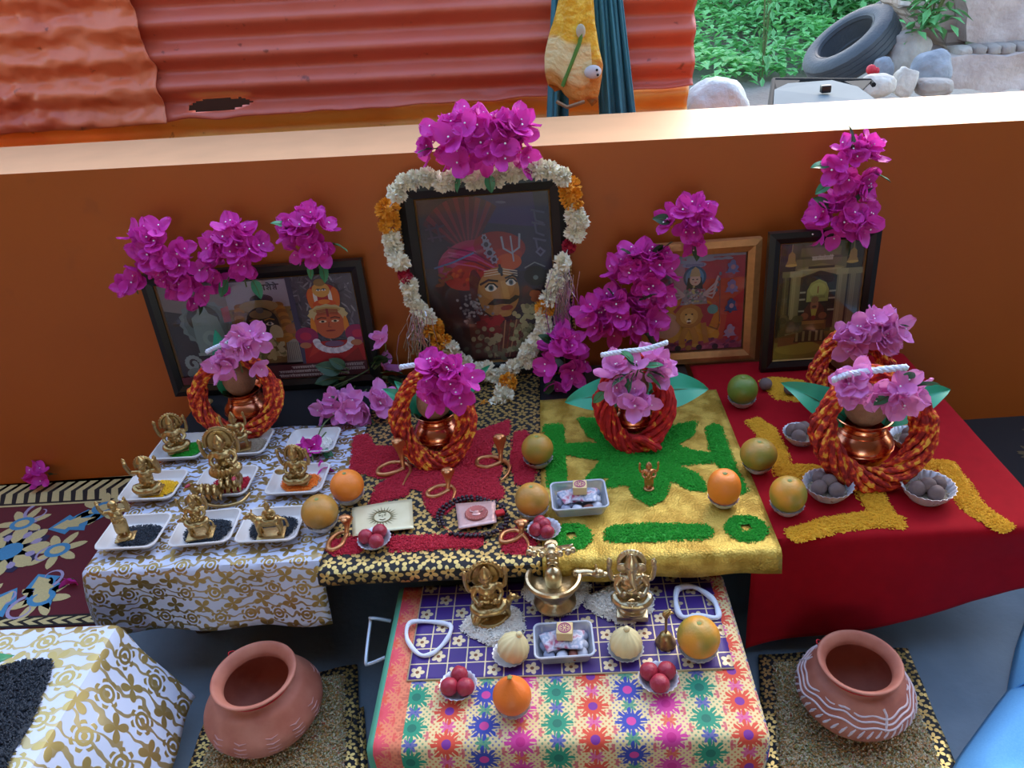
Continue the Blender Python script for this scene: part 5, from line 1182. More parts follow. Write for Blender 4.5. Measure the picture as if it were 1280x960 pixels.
# ------------------------------------------------------------------ brass idols
def limb(b,pts,rs,n=8):
    P=catmull([V(p) for p in pts],4); k=len(rs)-1; R=[]
    for i in range(len(P)):
        t=i/(len(P)-1)*k; j=min(int(t),k-1); R.append(rs[j]+(rs[j+1]-rs[j])*(t-j))
    b.tube(P,R,n); b.ell(P[0],R[0],n=8,k=6); b.ell(P[-1],R[-1],n=8,k=6)
def deity(b,o=(0,0,0),s=1,arms=4,seat=True,crown=.016,raised=False,trunk=False,stand=False,props=True):
    O=V(o)
    def q(x,y,z): return O+V((x,y,z))*s
    def L(pts,rs): limb(b,[q(*p) for p in pts],[r*s for r in rs])
    zb=.012 if not stand else .040
    if seat:
        for sx in(-1,1): L([(sx*.008,-.002,zb),(sx*.022,-.010,zb+.002),(sx*.014,-.020,zb-.001),(-sx*.002,-.021,zb-.003)],[.0085,.0075,.006,.004])
    if stand:
        for sx in(-1,1): L([(sx*.007,0,zb+.002),(sx*.009,-.003,.022),(sx*.008,0,.004),(sx*.009,-.008,.0025)],[.0085,.0065,.0045,.004])
        b.lathe([(r*s,z*s) for r,z in((.012,.018),(.011,.03),(.012,zb+.004))],14,c=O,cap1=True)
    b.ell(q(0,0,zb+.004),(.0125*s,.010*s,.009*s)); b.ell(q(0,-.001,zb+.020),(.0135*s,.0095*s,.014*s)); b.ell(q(0,0,zb+.031),(.0155*s,.008*s,.006*s))
    b.ell(q(0,-.001,zb+.013),((.016 if trunk else .012)*s,(.014 if trunk else .010)*s,.011*s))
    hz=zb+.046
    b.tube([q(0,0,zb+.03),q(0,0,hz)],.0045*s,8); b.ell(q(0,-.001,hz),(.0085*s,.0085*s,.0098*s))
    if trunk:
        for sx in(-1,1): b.ell(q(sx*.0125,.001,hz),(.0078*s,.003*s,.0085*s))
        L([(0,-.008,hz-.001),(.001,-.013,hz-.012),(.004,-.015,hz-.022),(-.004,-.016,hz-.026)],[.005,.0038,.003,.0022])
        for sx in(-1,1): L([(sx*.004,-.008,hz-.005),(sx*.007,-.014,hz-.008)],[.002,.001])
    else:
        b.ell(q(0,-.0095,hz-.001),(.0016*s,.0022*s,.002*s)); b.ell(q(0,-.0085,hz-.0050),(.0028*s,.0012*s,.001*s))
        for sx in(-1,1): b.ell(q(sx*.0032,-.0082,hz+.002),(.0018*s,.001*s,.001*s)); b.ell(q(sx*.009,0,hz),(.002*s,.003*s,.004*s))
    b.lathe([(.009*s,(hz+.005)*s),(.0096*s,(hz+.008)*s),(.0075*s,(hz+.008+crown*.4)*s),(.004*s,(hz+.008+crown*.8)*s),(.0012*s,(hz+.008+crown*1.1)*s)],14,c=O,cap1=True)
    b.lathe([(.0150*s,(zb+.026)*s),(.0125*s,(zb+.031)*s),(.0095*s,(zb+.035)*s)],16,c=O,cap1=True)
    rd=random.Random(int(s*1000)+arms)
    for k in range(46):       # necklaces, belts and cloth folds
        a=rd.uniform(-2.9,-.2); zz=rd.choice([zb+.004,zb+.010,zb+.017,zb+.024,zb+.029]); rr=.0135 if zz<zb+.02 else .012
        b.ell(q(rr*cos(a),rr*.72*sin(a)-.001,zz+rd.uniform(-.002,.002)),rd.uniform(.0015,.0028)*s,n=6,k=4)
    if seat:
        for k in range(16): a=pi+pi*k/15; b.ell(q(.021*cos(a),-.004+.016*sin(a),.010),(.0045*s,.0045*s,.007*s),n=6,k=5)
    for k in range(arms//2):
        for sx in(-1,1):
            if k==0 and not raised: L([(sx*.014,0,zb+.031),(sx*.021,-.004,zb+.019),(sx*.014,-.016,zb+.014),(sx*.010,-.020,zb+.020)],[.0046,.004,.0034,.0036])
            elif raised and k==0: L([(sx*.014,0,zb+.031),(sx*.026,0,zb+.033),(sx*.028,-.006,zb+.050),(sx*.026,-.008,zb+.058)],[.0046,.004,.0034,.0038])
            else: L([(sx*.014,.002,zb+.031),(sx*.026,.003,zb+.026),(sx*.030,.0,zb+.043+.004*k),(sx*.029,-.002,zb+.050+.004*k)],[.0044,.004,.0034,.0036])
            if props and (k>0 or raised): b.ell(q(sx*.029,-.003,zb+.058+.003*k),(.0042*s,.003*s,.0055*s)); b.tube([q(sx*.029,-.003,zb+.046),q(sx*.030,-.003,zb+.068)],.0014*s,6)
def beast(b,o,s=1,head=1,heads=1):
    O=V(o)
    def q(x,y,z): return O+V((x,y,z))*s
    b.ell(q(0,0,.026),(.022*s,.0095*s,.0105*s)); b.ell(q(-.014*head,0,.028),(.010*s,.0105*s,.011*s)); b.ell(q(.015*head,0,.027),(.010*s,.0098*s,.0105*s))
    for sx in(-.017,.017):
        for sy in(-.006,.006): limb(b,[q(sx,sy,.024),q(sx*1.05+(.002 if sx>0 else -.001),sy,.012),q(sx,sy,.002)],[.0055*s,.0034*s,.003*s]); b.ell(q(sx-.002*head,sy,.0022),(.0042*s,.003*s,.0022*s))
    limb(b,[q(-.018*head,0,.030),q(-.024*head,-.001,.040)],[.0080*s,.006*s]); b.ell(q(-.028*head,-.001,.043),(.0085*s,.0062*s,.0062*s)); b.ell(q(-.036*head,-.001,.0405),(.0048*s,.0042*s,.0038*s))
    for sy in(-.005,.005): b.ell(q(-.025*head,sy,.050),(.002*s,.0018*s,.004*s))
    limb(b,[q(.024*head,0,.030),q(.031*head,0,.026),q(.032*head,0,.012)],[.0025*s,.002*s,.0028*s])
def halo(b,c,r,th=.004,rays=0,pr=None,z0=-.2,fill=True):
    # arched ornate ring standing behind a figure
    c=V(c); P=[c+V((r*cos(a),0,r*1.12*sin(a))) for a in [z0+(pi-2*z0)*k/28 for k in range(29)]]
    b.tube(P,th,8)
    if fill: b.ell(c+V((0,.003,-r*.1)),(r*.98,.0024,r*1.08),n=24)
    for k,p in enumerate(P):
        if rays: 
            d=(p-c).normalized(); limb(b,[p,p+d*rays],[th*.7,th*.25],6)
        elif k%2==0: b.ell(p+(p-c).normalized()*th*.8,th*.85,n=8,k=6)
IDN=0
def idol(label,p,build,matl='brass',vs=.0011,s=1,rz=0,base=None,plate=None,name='brass_idol',extra=None,blabel=None):
    t=thing(name,label,'figurine',p,rz,scale=s)
    b=MB(); build(b); o=remesh(b.build('figure',M[matl],t,loc=(0,0,base[2] if base else 0)),vs)
    if base: MB().rbox((0,base[3] if len(base)>3 else 0,base[2]/2),(base[0],base[1],base[2]),.0012).build('base_plate',M[matl],t)
    if extra: extra(t)
    return t
def tp(key,dx,dy,dz=.0085): c=TRAYS[key]; return (c.x+dx,c.y+dy,c.z+dz)
def on(px,py,z): return at(px,py,z)
ib=(.042,.032,.004)
HB=ZT+.0075
def bld(**k):
    h=k.pop('halo',None)
    def f(b):
        deity(b,**k)
        if h: halo(b,(0,.008,h[0]),h[1],h[2],h[3] if len(h)>3 else 0)
        b.lathe([(.016,.0),(.0175,.003),(.015,.007)],18,c=(0,-.003,0),cap1=True)
    return f
idol('brass idol seated on the green rice with an ornate arch behind the head',on(224,562,HB),bld(arms=4,halo=(.058,.020,.003)),base=ib,s=1.12,rz=.35)
def f2(b): beast(b,(0,0,0),.75,-1); deity(b,(0,-.002,.022),.82,arms=4)
idol('brass idol riding a beast in the back row tray behind the sun chariot',on(302,560,HB),f2,base=ib,s=1.1,rz=.25)
idol('brass idol on bright yellow powder with both arms raised beside the crown',on(190,614,HB),bld(arms=4,raised=True,crown=.012,halo=(.052,.017,.0024)),base=ib,s=1.15,rz=.1)
idol('brass idol on orange powder holding a shield to the side',on(375,602,HB),(lambda b:(bld(arms=4,halo=(.056,.019,.0028))(b),b.ell((-.030,-.012,.030),(.011,.003,.007)))),base=ib,s=1.1,rz=-.05)
idol('standing brass idol with both arms lifted on the front left black lentils',on(158,672,HB),bld(arms=4,raised=True,seat=False,stand=True,crown=.006),base=ib,s=.92,rz=.2)
def stains(t):
    b=MB()
    for k,(x,y,z,r) in enumerate(((-.03,-.004,.050,.006),(-.024,-.009,.040,.005),(.0,-.012,.068,.004))): b.ell((x,y,z+.004),r,n=10,k=6)
    b.build('red_powder_mark',M['berry'],t)
def f3(b): beast(b,(0,0,0),.85,1); deity(b,(.004,-.002,.024),.82,arms=4); halo(b,(.004,.006,.066),.014,.0022)
idol('brass idol riding a beast, stained with red powder, on the front middle black lentils',on(252,668,HB),f3,base=(.05,.036,.004),s=1.08,rz=.15)
def f4(b): beast(b,(0,0,0),1.0,1); deity(b,(.006,-.001,.028),.52,arms=2)
def mk(t): MB().ell((.006,-.006,.072),(.006,.004,.004)).build('red_powder_mark',M['berry'],t)
idol('brass beast with a small rider on the front right black lentils',on(340,668,HB),f4,base=(.05,.032,.004),s=1.12,rz=.1)
# sun chariot
def fsun(b):
    deity(b,(0,.004,.030),1.12,arms=4,crown=.012); b.lathe([(.022,.004),(.024,.012),(.018,.022),(.022,.034),(.016,.038)],20,c=(0,.006,0),cap1=True)
    halo(b,(0,.012,.098),.026,.0035,.006)
    for k in range(10):
        a=pi*(1.02+.96*k/9); b.ell((.024*cos(a),-.004+.02*sin(a),.045),(.005,.005,.012))
idol('tall brass sun idol with a rayed halo on the central tray',on(290,607,HB),fsun,s=1.12,rz=.3,vs=.0013)
hz_=0
for k in range(7):
    p0=at(251+k*8.0,620+(-2.2*k if k>3 else 0)+ (k*.6),HB+.006)
    def fh(b):
        limb(b,[(0,.014,.012),(0,0,.014),(0,-.008,.018),(0,-.012,.028)],[.007,.0075,.0065,.0045]); b.ell((0,-.017,.031),(.004,.008,.0048)); b.ell((0,-.024,.029),(.0028,.0036,.003))
        for sx in(-.003,.003): b.ell((sx,-.012,.037),(.0013,.0014,.003)); limb(b,[(sx*1.5,-.006,.012),(sx*1.4,-.013,.007),(sx*1.4,-.010,.001)],[.0035,.0026,.0022]); limb(b,[(sx*1.5,.012,.010),(sx*1.5,.014,.001)],[.004,.0024])
        b.tube([(0,-.010,.036),(0,-.003,.028),(0,.004,.022)],.002,6)
    t=thing('brass_horse',None,'figurine',p0,.25+(-.9 if k==0 else .0),scale=1.15); b=MB(); fh(b)
    if k==0: HM=remesh(b.build('figure',M['brass'],t),.001)
    else: o=HM.copy(); COL.objects.link(o); o.parent=t
    t['label']=['leftmost horse of the brass chariot row, with a red-stained head','second brass chariot horse from the left','third brass chariot horse from the left','middle horse of the seven in the brass chariot row','third brass chariot horse from the right','second brass chariot horse from the right','rightmost horse of the brass chariot row, by the tray rim'][k]; t['group']='horses pulling the sun chariot'
    if k in(0,6): MB().ell((0,-.016,.0345),(.0042,.007,.003),n=10,k=6).build('red_powder_mark',M['berry'],t)
b=MB(); b.tube(catmull([at(250,628,HB+.002),at(275,633,HB+.002),at(300,628,HB+.002),at(312,617,HB+.002)],6),.004,8); o=b.build('chariot_rail',M['brass']); tag(o,'low brass chariot rail under the row of horses','figurine')
# front table idols
HF=Z0+.010
def fdurga(b):
    beast(b,(.012,-.006,0),1.0,-1); deity(b,(0,0,.020),1.12,arms=6,crown=.014); halo(b,(0,.012,.080),.026,.0038); 
    b.lathe([(.030,0),(.033,.005),(.030,.009)],24,c=(0,0,0),cap1=True)
    for k in range(5): b.ell((-.024+.004*k,-.018+.003*k,.012+.006*(k%2)),(.008,.007,.009))
idol('many-armed brass goddess idol with lion and bead arch, left on the front table',on(613,770,HF),fdurga,s=1.1,rz=.15,vs=.0013)
def fgan(b):
    deity(b,(0,0,.018),1.22,arms=4,trunk=True,crown=.016); halo(b,(0,.010,.094),.018,.0042); b.lathe([(.024,.0),(.026,.006),(.021,.010),(.023,.020)],24,c=(0,0,0),cap1=True)
idol('brass elephant-headed seated idol with round halo, right on the front table',on(790,765,HF),fgan,'silverbrass',s=1.08,rz=-.08,base=(.052,.044,.010),vs=.0013)
# shrine with spouted basin and snake hood
p=on(694,752,HF); t=thing('brass_shrine','polished brass shrine with round spouted basin and fluted snake hood','figurine',p,scale=1.12)
MB().lathe([(.034,0),(.036,.003),(.034,.008),(.026,.014),(.023,.022),(.025,.027),(.031,.032),(.038,.038),(.041,.046),(.0425,.053),(.0405,.053),(.036,.045),(.026,.042),(.002,.0415)],44,cap1=True).build('pedestal',M['silverbrass'],t)
MB().lathe([(.041,.050),(.0455,.0515),(.0475,.055),(.0455,.0590),(.0415,.0595),(.0385,.0565),(.0395,.052)],48,cap0=False).build('basin_rim',M['silverbrass'],t)
b=MB(); limb(b,[(.038,.006,.055),(.055,.008,.055),(.072,.006,.052)],[.008,.006,.005]); b.ell((.074,.006,.054),(.011,.008,.008)); b.ell((.085,.005,.052),(.006,.0055,.0045)); 
for sy in(-.006,.006): b.ell((.071,.006+sy,.063),(.0022,.0022,.005))
remesh(b.build('spout',M['silverbrass'],t),.001)
MB().lathe([(.013,.041),(.0145,.056),(.0135,.066),(.009,.073),(.001,.076)],24,cap1=True).build('egg_stone',M['silverbrass'],t)
b=MB(); limb(b,[(-.004,.030,.052),(-.002,.030,.080),(-.001,.018,.100),(0,.004,.112)],[.0085,.0085,.009,.011]); b.lathe([(.0105,.044),(.0125,.056),(.0105,.075),(.0120,.085),(.011,.098),(.011,.108)],18,c=(0,.022,0),cap1=True)
for k in range(5): b.ell((0,.010,.066+k*.010),(.010,.003,.0022))
remesh(b.build('snake_body',M['silverbrass'],t),.0012)
b=MB()
def hood(u,v):
    a=(u-.5)*2.5; r=.012+.026*v; return (r*sin(a)*(1+.0*v),.016-.022*v*cos(a)-.01*v,.106+.016*v+.004*cos(a*11)*v)
b.grid(hood,44,8); solid(b.build('hood',M['silverbrass'],t),.003)
b=MB()
for k in range(7): a=(k/6-.5)*2.4; b.ell((.037*sin(a),-.016+.0-.012*(cos(a)-.6),.124),(.0055,.005,.006),n=10,k=6)
remesh(b.build('snake_heads',M['silverbrass'],t),.001)
# small standing goddess on the green star
def fl(b): deity(b,(0,0,.002),.9,seat=False,stand=True,arms=4,crown=.010); b.lathe([(.015,0),(.016,.004),(.013,.006)],18,cap1=True)
idol('small dark copper standing goddess in the middle of the green rice star',on(811,611,Z1+.011),fl,'snakecopper',s=.70,base=None)
# brass bell
p=on(832,804,Z0+.005); t=thing('hand_bell','small brass hand bell beside the big orange-green citrus','bell',p)
MB().lathe([(.018,0),(.0185,.002),(.0165,.007),(.0125,.014),(.0105,.021),(.006,.026),(.002,.027)],32,cap0=True,cap1=True).build('bell_body',M['brass'],t)
b=MB().lathe([(.002,.026),(.003,.030),(.0022,.036),(.0026,.050),(.0024,.060),(.004,.064)],14,cap1=True); limb(b,[(0,0,.064),(-.002,0,.072),(.006,0,.080)],[.004,.005,.0025]); limb(b,[(0,0,.066),(.008,0,.074),(.012,.002,.070)],[.003,.0025,.0018]); b.build('handle',M['brass'],t)
# ------------------------------------------------------------------ copper snakes
def snake(label,loop,neck,top,seed):
    # loop: pixel outline of the body on the cloth, neck/top: foot and head of the raised hood
    z=ZC+.0055; P=catmull([at(x,y,z) for x,y in loop],6); n0=at(*neck,z); d=ray(*top); 
    tt=(n0.y-.0-CAMP.y)/d.y; hd=CAMP+d*tt
    t=thing('copper_snake',label,'figurine',(n0.x,n0.y,z-.0045))
    o=V(t.location); n=len(P); R=[.0018+.0032*min(1,i/(n*.35)) for i in range(n)]
    b=MB(); b.tube([p-o for p in P],R,10); b.tube([(n0-o),(n0-o).lerp(hd-o,.25)+V((0,.006,0))],.005,10); b.ell(P[-1]-o,.005); b.ell(n0-o,.005)
    remesh(b.build('coil',M['snakecopper'],t),.0009)
    b=MB(); h=hd-n0; H=h.length
    def fn(u,v):
        a=2*pi*u; w=.0045+.0100*max(0,min(1,(v-.2)/.55))**1.3*(1-.35*max(0,(v-.92)/.08)); th=.0045*(1-.3*v); c=(n0-o)+h*v+V((0,.010*sin(pi*v)*.8,0))
        return c+V((w*cos(a),th*sin(a),0))
    b.grid(fn,20,16); o2=b.build('hood',M['snakecopper'],t)
    b=MB(); e=hd-o; b.ell(e+V((0,-.006,.001)),(.0125,.0085,.0042)); b.ell(e+V((0,-.013,.0)),(.006,.006,.0035))
    for sx in(-.005,.005): b.ell(e+V((sx,-.010,.004)),.0016,n=6,k=4)
    b.build('head',M['snakecopper'],t)
Z2=(380,400)
def zz2(L): return [(380+x/3,400+y/3) for x,y in L]
snake('copper snake with raised hood at the left of the red rice flower',zz2([(370,620),(385,590),(400,560),(380,538),(330,535),(285,555),(278,575),(300,580),(340,572),(372,558)]),zz2([(372,556)])[0],zz2([(350,448)])[0],1)
snake('copper snake with raised hood at the front centre of the red rice flower',zz2([(552,690),(560,665),(565,640),(545,622),(500,625),(465,645),(470,662),(500,660),(540,640)]),zz2([(540,638)])[0],zz2([(538,557)])[0],2)
snake('copper snake with raised hood at the right of the red rice flower',zz2([(738,602),(765,575),(770,548),(745,525),(700,513),(655,522),(652,545),(690,552),(735,535)]),zz2([(738,532)])[0],zz2([(732,432)])[0],3)
snake('copper snake at the front left corner of the black cloth beside the pale card',zz2([(165,800),(150,795),(120,805),(95,830),(92,855),(110,862),(140,845),(152,820),(160,806)]),zz2([(160,804)])[0],zz2([(155,735)])[0],4)
snake('copper snake at the front right of the black cloth beside the red fruit bowl',zz2([(836,870),(842,845),(830,815),(795,790),(750,800),(738,825),(755,835),(790,825),(815,808)]),zz2([(815,806)])[0],zz2([(815,750)])[0],5)
# ------------------------------------------------------------------ card, coin, beads, loops, boxes
N=NT('pale_gold_card'); N.set(N.mix(N.noise(30,4),'#d8cc9a','#e8dfbc'),.35,.3); M['card']=N.mat
Pc=[at(*q,ZC+.007) for q in zz2([(182,812),(412,782),(405,672),(180,705)])]
t=thing('sun_card','pale gold card with an embossed sun face on the black cloth','card',sum(Pc,V())/4); o=V(t.location)
b=MB().grid(lambda u,v:Pc[0].lerp(Pc[1],u).lerp(Pc[3].lerp(Pc[2],u),v)-o+V((0,0,.002*sin(u*3))),14,10); solid(b.build('card_sheet',M['card'],t),.001)
ux=(Pc[1]-Pc[0]).normalized(); uy=(Pc[3]-Pc[0]).normalized(); c0=(Pc[0]+Pc[1]+Pc[2]+Pc[3])/4-o
b=MB()
def cp(r,a,z=.0032): return c0+ux*r*cos(a)+uy*r*sin(a)+V((0,0,z))
for k in range(24):
    a=2*pi*k/24; r1=.030 if k%2 else .034
    b.poly([cp(.019,a-.08),cp(r1,a+.06),cp(.019,a+.08)])
b.tube([cp(.018,2*pi*k/32) for k in range(32)],.0012,5,closed=True)
for s in(-1,1): b.ell(cp(.007,pi/2+s*.9),(.0026,.0014,.0008)); 
b.tube([cp(.006,pi/2),cp(.001,-pi/2)],.0008,5); b.tube([cp(.010,-pi/2-.6),cp(.011,-pi/2),cp(.010,-pi/2+.6)],.0009,5); b.tube([cp(.013,.9),cp(.015,1.57),cp(.013,2.2)],.0012,5)
b.build('sun_face',mat('embossing','#8c8058',.4,.5),t)
# pink coin in a clear wrapper
Pk=[at(*q,ZC+.010) for q in zz2([(580,785),(722,760),(718,678),(568,690)])]
t=thing('wrapped_coin','round pinkish coin in a square clear wrapper on the black cloth','coin',sum(Pk,V())/4); o=V(t.location); kc=V((0,0,0)); kx=(Pk[1]-Pk[0]).normalized(); ky=V((0,0,1)).cross(kx)
N=NT('pink_foil'); N.set(N.mix(N.noise(60,4),'#c89a94','#e6c4ba'),.35,.4); N.bump(N.noise(80,4),.5,.003); M['pinkfoil']=N.mat
b=MB().grid(lambda u,v:Pk[0].lerp(Pk[1],u).lerp(Pk[3].lerp(Pk[2],u),v)-o,8,8); solid(b.build('wrapper',M['pinkfoil'],t),.002)
MB().lathe([(.001,.001),(.022,.001),(.0235,.003),(.022,.0048),(.0195,.0042),(.001,.0042)],40,cap1=True).build('coin_disc',mat('coin_pink','#b86a62',.4,.5),t)
b=MB(); b.ell((0,.002,.005),(.005,.004,.0015)); b.ell((0,-.005,.0048),(.009,.006,.0018)); 
for s in(-1,1): b.tube([(s*.004,0,.005),(s*.012,.003,.0052),(s*.013,.009,.0052)],.0015,5)
for k in range(24): b.ell((.0208*cos(k*pi/12),.0208*sin(k*pi/12),.0048),.0011,n=6,k=4)
b.build('coin_relief',mat('coin_relief','#d8a49a',.4,.5),t)
Pb=[at(*q,ZC+.006) for q in zz2([(560,800),(600,805),(660,805),(720,790),(755,762),(750,730),(735,700)])]; Pa=[at(*q,ZC+.006) for q in zz2([(735,700),(640,672),(580,680),(530,710),(515,740),(525,775),(560,800)])]
t=thing('prayer_beads','string of small dark beads looped around the wrapped coin','beads',Pb[3]); o=V(t.location)
bb=catmull(Pb,8); aa=catmull(Pa[:-1],8); ring=[p-o for p in bb+aa]
MB().tube(ring,.0007,4,closed=True).build('bead_string',M['redthread'],t)
b2=MB(); acc=0; last=None; pos=[]
for p in ring+[ring[0]]:
    if last is None or (p-last).length>=.0075: pos.append(p); last=p
bm_=MB().ell((0,0,0),.0040,n=10,k=7).mesh('bead',M['bead'])
extra=[p+(V((p.x,p.y,0))-V(((Pa[3]-o).x*.3,0,0)))*.10+V((0,-.004,.002)) for p in pos]
for p in (pos+extra)[:100]: link('bead',bm_,t,p)
p=at(625,641,ZC+.012); o=MB().rbox((0,0,0),(.018,.014,.008),.002).build('red_packet',M['redthread'],loc=p,rot=(0,0,.3)); tag(o,'small bright red packet right of the wrapped coin','packet')
# white cotton loops
def loop(label,pts,r):
    P=catmull([at(x,y,Z0+.008+dz) for x,y,dz in pts],6,closed=True); c=sum(P,V())/len(P); b=MB()
    t=thing('cotton_loop',label,'thread loop',c); b.tube([p-c for p in P],[r*(1+.15*sin(i*.7)) for i in range(len(P))],10,closed=True); b.build('cord',M['cord'],t)
    b=MB(); i=int(len(P)*.05); b.ell(P[0]-c,(r*1.5,r*1.3,r*1.2)); b.build('knot',M['cord'],t)
loop('white cotton thread loop lying at the left of the purple cloth',[(561,781,0),(536,777,0),(512,779,.006),(509,799,0),(524,818,0),(540,817,0),(555,804,0),(563,790,.004)],.0040)
loop('white cotton thread loop leaning at the right of the purple cloth behind the citrus',[(848,736,.006),(868,734,.004),(890,748,.004),(897,762,0),(896,772,0),(872,770,0),(852,771,0),(845,754,.006)],.0050)
# clear boxes with sachets, nuts and a stamped block
N=NT('sachet_print'); n=N.noise(60,3); N.set(N.ramp(n,[(.35,'#b04a68'),(.48,'#cfcad4'),(.58,'#8a98b0'),(.7,'#d8d4d8')]),.35); M['sachet']=N.mat
M['almond']=mat('almond_skin','#7a4030',.7,0,.25,60); M['pale']=mat('pale_sweet','#c8c8d0',.5,0,.15,60); M['darknut']=mat('dark_seed','#8a90a6',.6,0,.4,60)
def boxset(label,px,py,w,d,z,rz,seed,where):
    c=at(px,py,z+.010); c.z=z; rnd=random.Random(seed)
    t=thing('plastic_box',label,'box',c,rz); h=.026
    b=MB()
    def ring(i,zz,r=.010):
        P=[]
        for cx,cy,a0 in((w/2-i-r,d/2-i-r,0),(-w/2+i+r,d/2-i-r,pi/2),(-w/2+i+r,-d/2+i+r,pi),(w/2-i-r,-d/2+i+r,1.5*pi)):
            for k in range(5): a=a0+pi/2*k/4; P.append(V((cx+r*cos(a),cy+r*sin(a),zz)))
        return P
    for r in(ring(.010,0),ring(.008,.002),ring(.002,h-.003),ring(0,h-.002),ring(0,h),ring(.003,h),ring(.009,.003),ring(.012,.0015)): b.v+=r
    n=20
    for j in range(7):
        for i in range(n): b.face((j*n+i,j*n+(i+1)%n,j*n+n+(i+1)%n,j*n+n+i))
    b.face(list(range(n))[::-1]); b.build('tray_body',M['plastic'],t)
    MB().tube(ring(.001,h),.0018,6,closed=True).build('rim',mat('frosted_rim','#c8ccd6',.3),t)
    R=Matrix.Rotation(rz,3,'Z')
    spots=[(-.33,.30,'dark_seed'),(-.1,.33,'dark_seed'),(.15,.33,'dark_seed'),(.36,.25,'dark_seed'),(.36,0,'pale_sweet'),(-.36,.0,'dark_seed'),(-.3,-.3,'dark_seed'),(-.06,-.32,'pale_sweet'),(.17,-.33,'almond'),(.34,-.26,'pale_sweet'),(0,.1,'dark_seed'),(-.2,-.1,'dark_seed'),(.2,.1,'dark_seed')]
    for k,(x,y,nm) in enumerate(spots):
        rr={'dark_seed':.010,'pale_sweet':.0095,'almond':.010}[nm]; p=c+R@V((x*w*.86,y*d*.86,.0035+rr*.75))
        bm=bmesh.new(); bmesh.ops.create_icosphere(bm,subdivisions=2,radius=1)
        for v in bm.verts: v.co=V((v.co.x*rr*1.25,v.co.y*rr*(.8 if nm=='almond' else 1),v.co.z*rr*.75))*(1+.1*noise.noise(v.co*2+V((k,0,0))))
        o=MB().addbm(bm).build(nm,M[{'dark_seed':'darknut','pale_sweet':'pale','almond':'almond'}[nm]],loc=p,rot=(0,0,rnd.random()*3))
        o['label']={'dark_seed':'dark dried seed lying in the clear box '+where,'pale_sweet':'pale round sweet lying in the clear box '+where,'almond':'red-brown almond lying in the clear box '+where}[nm]; o['category']='nut' if nm!='pale_sweet' else 'sweet'; o['group']={'dark_seed':'dark seeds','pale_sweet':'pale sweets','almond':'almonds'}[nm]+' in the clear box '+where
    for k,(x,y,a,lab) in enumerate(((-.12,.06,.35,'printed sachet left of the stamp block in the clear box '+where),(.10,.02,-.15,'printed sachet right of the stamp block in the clear box '+where))):
        b=MB().grid(lambda u,v:((u-.5)*.050,(v-.5)*.040,.0022*sin(pi*u)*sin(pi*v)+.001*sin(9*u)),10,8); o=solid(b.build('sachet',M['sachet'],loc=c+R@V((x*w,y*d,.0205+.0035*k)),rot=(.06,.05,rz+a)),.0012); tag(o,lab,'sachet')
    q=thing('stamp_block','pale wooden block with round pink seal in the clear box '+where,'block',c+R@V((.03*w,.10*d,.0275)),rz-.1)
    MB().rbox((0,0,.009),(.028,.027,.018),.0012).build('block_body',M['wood'],q)
    b=MB(); zt=.0183
    b.tube([(.0105*cos(k*pi/16),.0105*sin(k*pi/16),zt) for k in range(32)],.0009,5,closed=True)
    for k in range(8): a=k*pi/4; b.tube([(.0028*cos(a),.0028*sin(a),zt),(.0068*cos(a),.0068*sin(a),zt)],.0009,5)
    b.tube([(.0080*cos(k*pi/12),.0080*sin(k*pi/12),zt) for k in range(24)],.0004,4,closed=True)
    b.build('pink_seal',M['pink'],q)
boxset('clear plastic box of dried nuts and sachets on the gold cloth',724,626,.112,.090,ZC+.003,.04,1,'on the gold cloth')
boxset('clear plastic box of dried nuts and sachets at the centre of the purple cloth',705,807,.104,.078,Z0+.0045,.03,2,'on the purple cloth')
# ------------------------------------------------------------------ copper pots with coconut, yarn skein, leaves
N=NT('yarn'); n=N.noise(75,2); N.set(N.ramp(n,[(.40,'#8a120c'),(.50,'#c02a10'),(.57,'#d85a1c'),(.64,'#eaa834')]),.8); N.bump(N.noise(420,2),.4,.001); M['yarn']=N.mat
N=NT('yarn_red'); n=N.noise(50,2); N.set(N.ramp(n,[(.45,'#a80f12'),(.60,'#d02018'),(.66,'#e07828'),(.72,'#eab040')]),.8); N.bump(N.noise(420,2),.4,.001); M['yarnred']=N.mat
BL=leafmesh('betel_leaf',M['leafbetel'],.105,.085,.28,.25,1.0,12,14)
def potmesh():
    b=MB(); pr=[(.002,0),(.030,0),(.034,.003),(.048,.014),(.060,.032),(.063,.046),(.060,.058),(.050,.070),(.0455,.0745),(.047,.077),(.0455,.0795),(.0435,.082),(.0445,.0845),(.0430,.087),(.0420,.092),(.046,.099),(.053,.105),(.054,.1065),(.052,.107),(.044,.100),(.039,.092),(.039,.085),(.046,.07),(.055,.045),(.03,.012),(.002,.010)]
    b.lathe(pr,48,cap0=True,cap1=True); return b
POT=potmesh().mesh('pot_body',M['copper'],35)
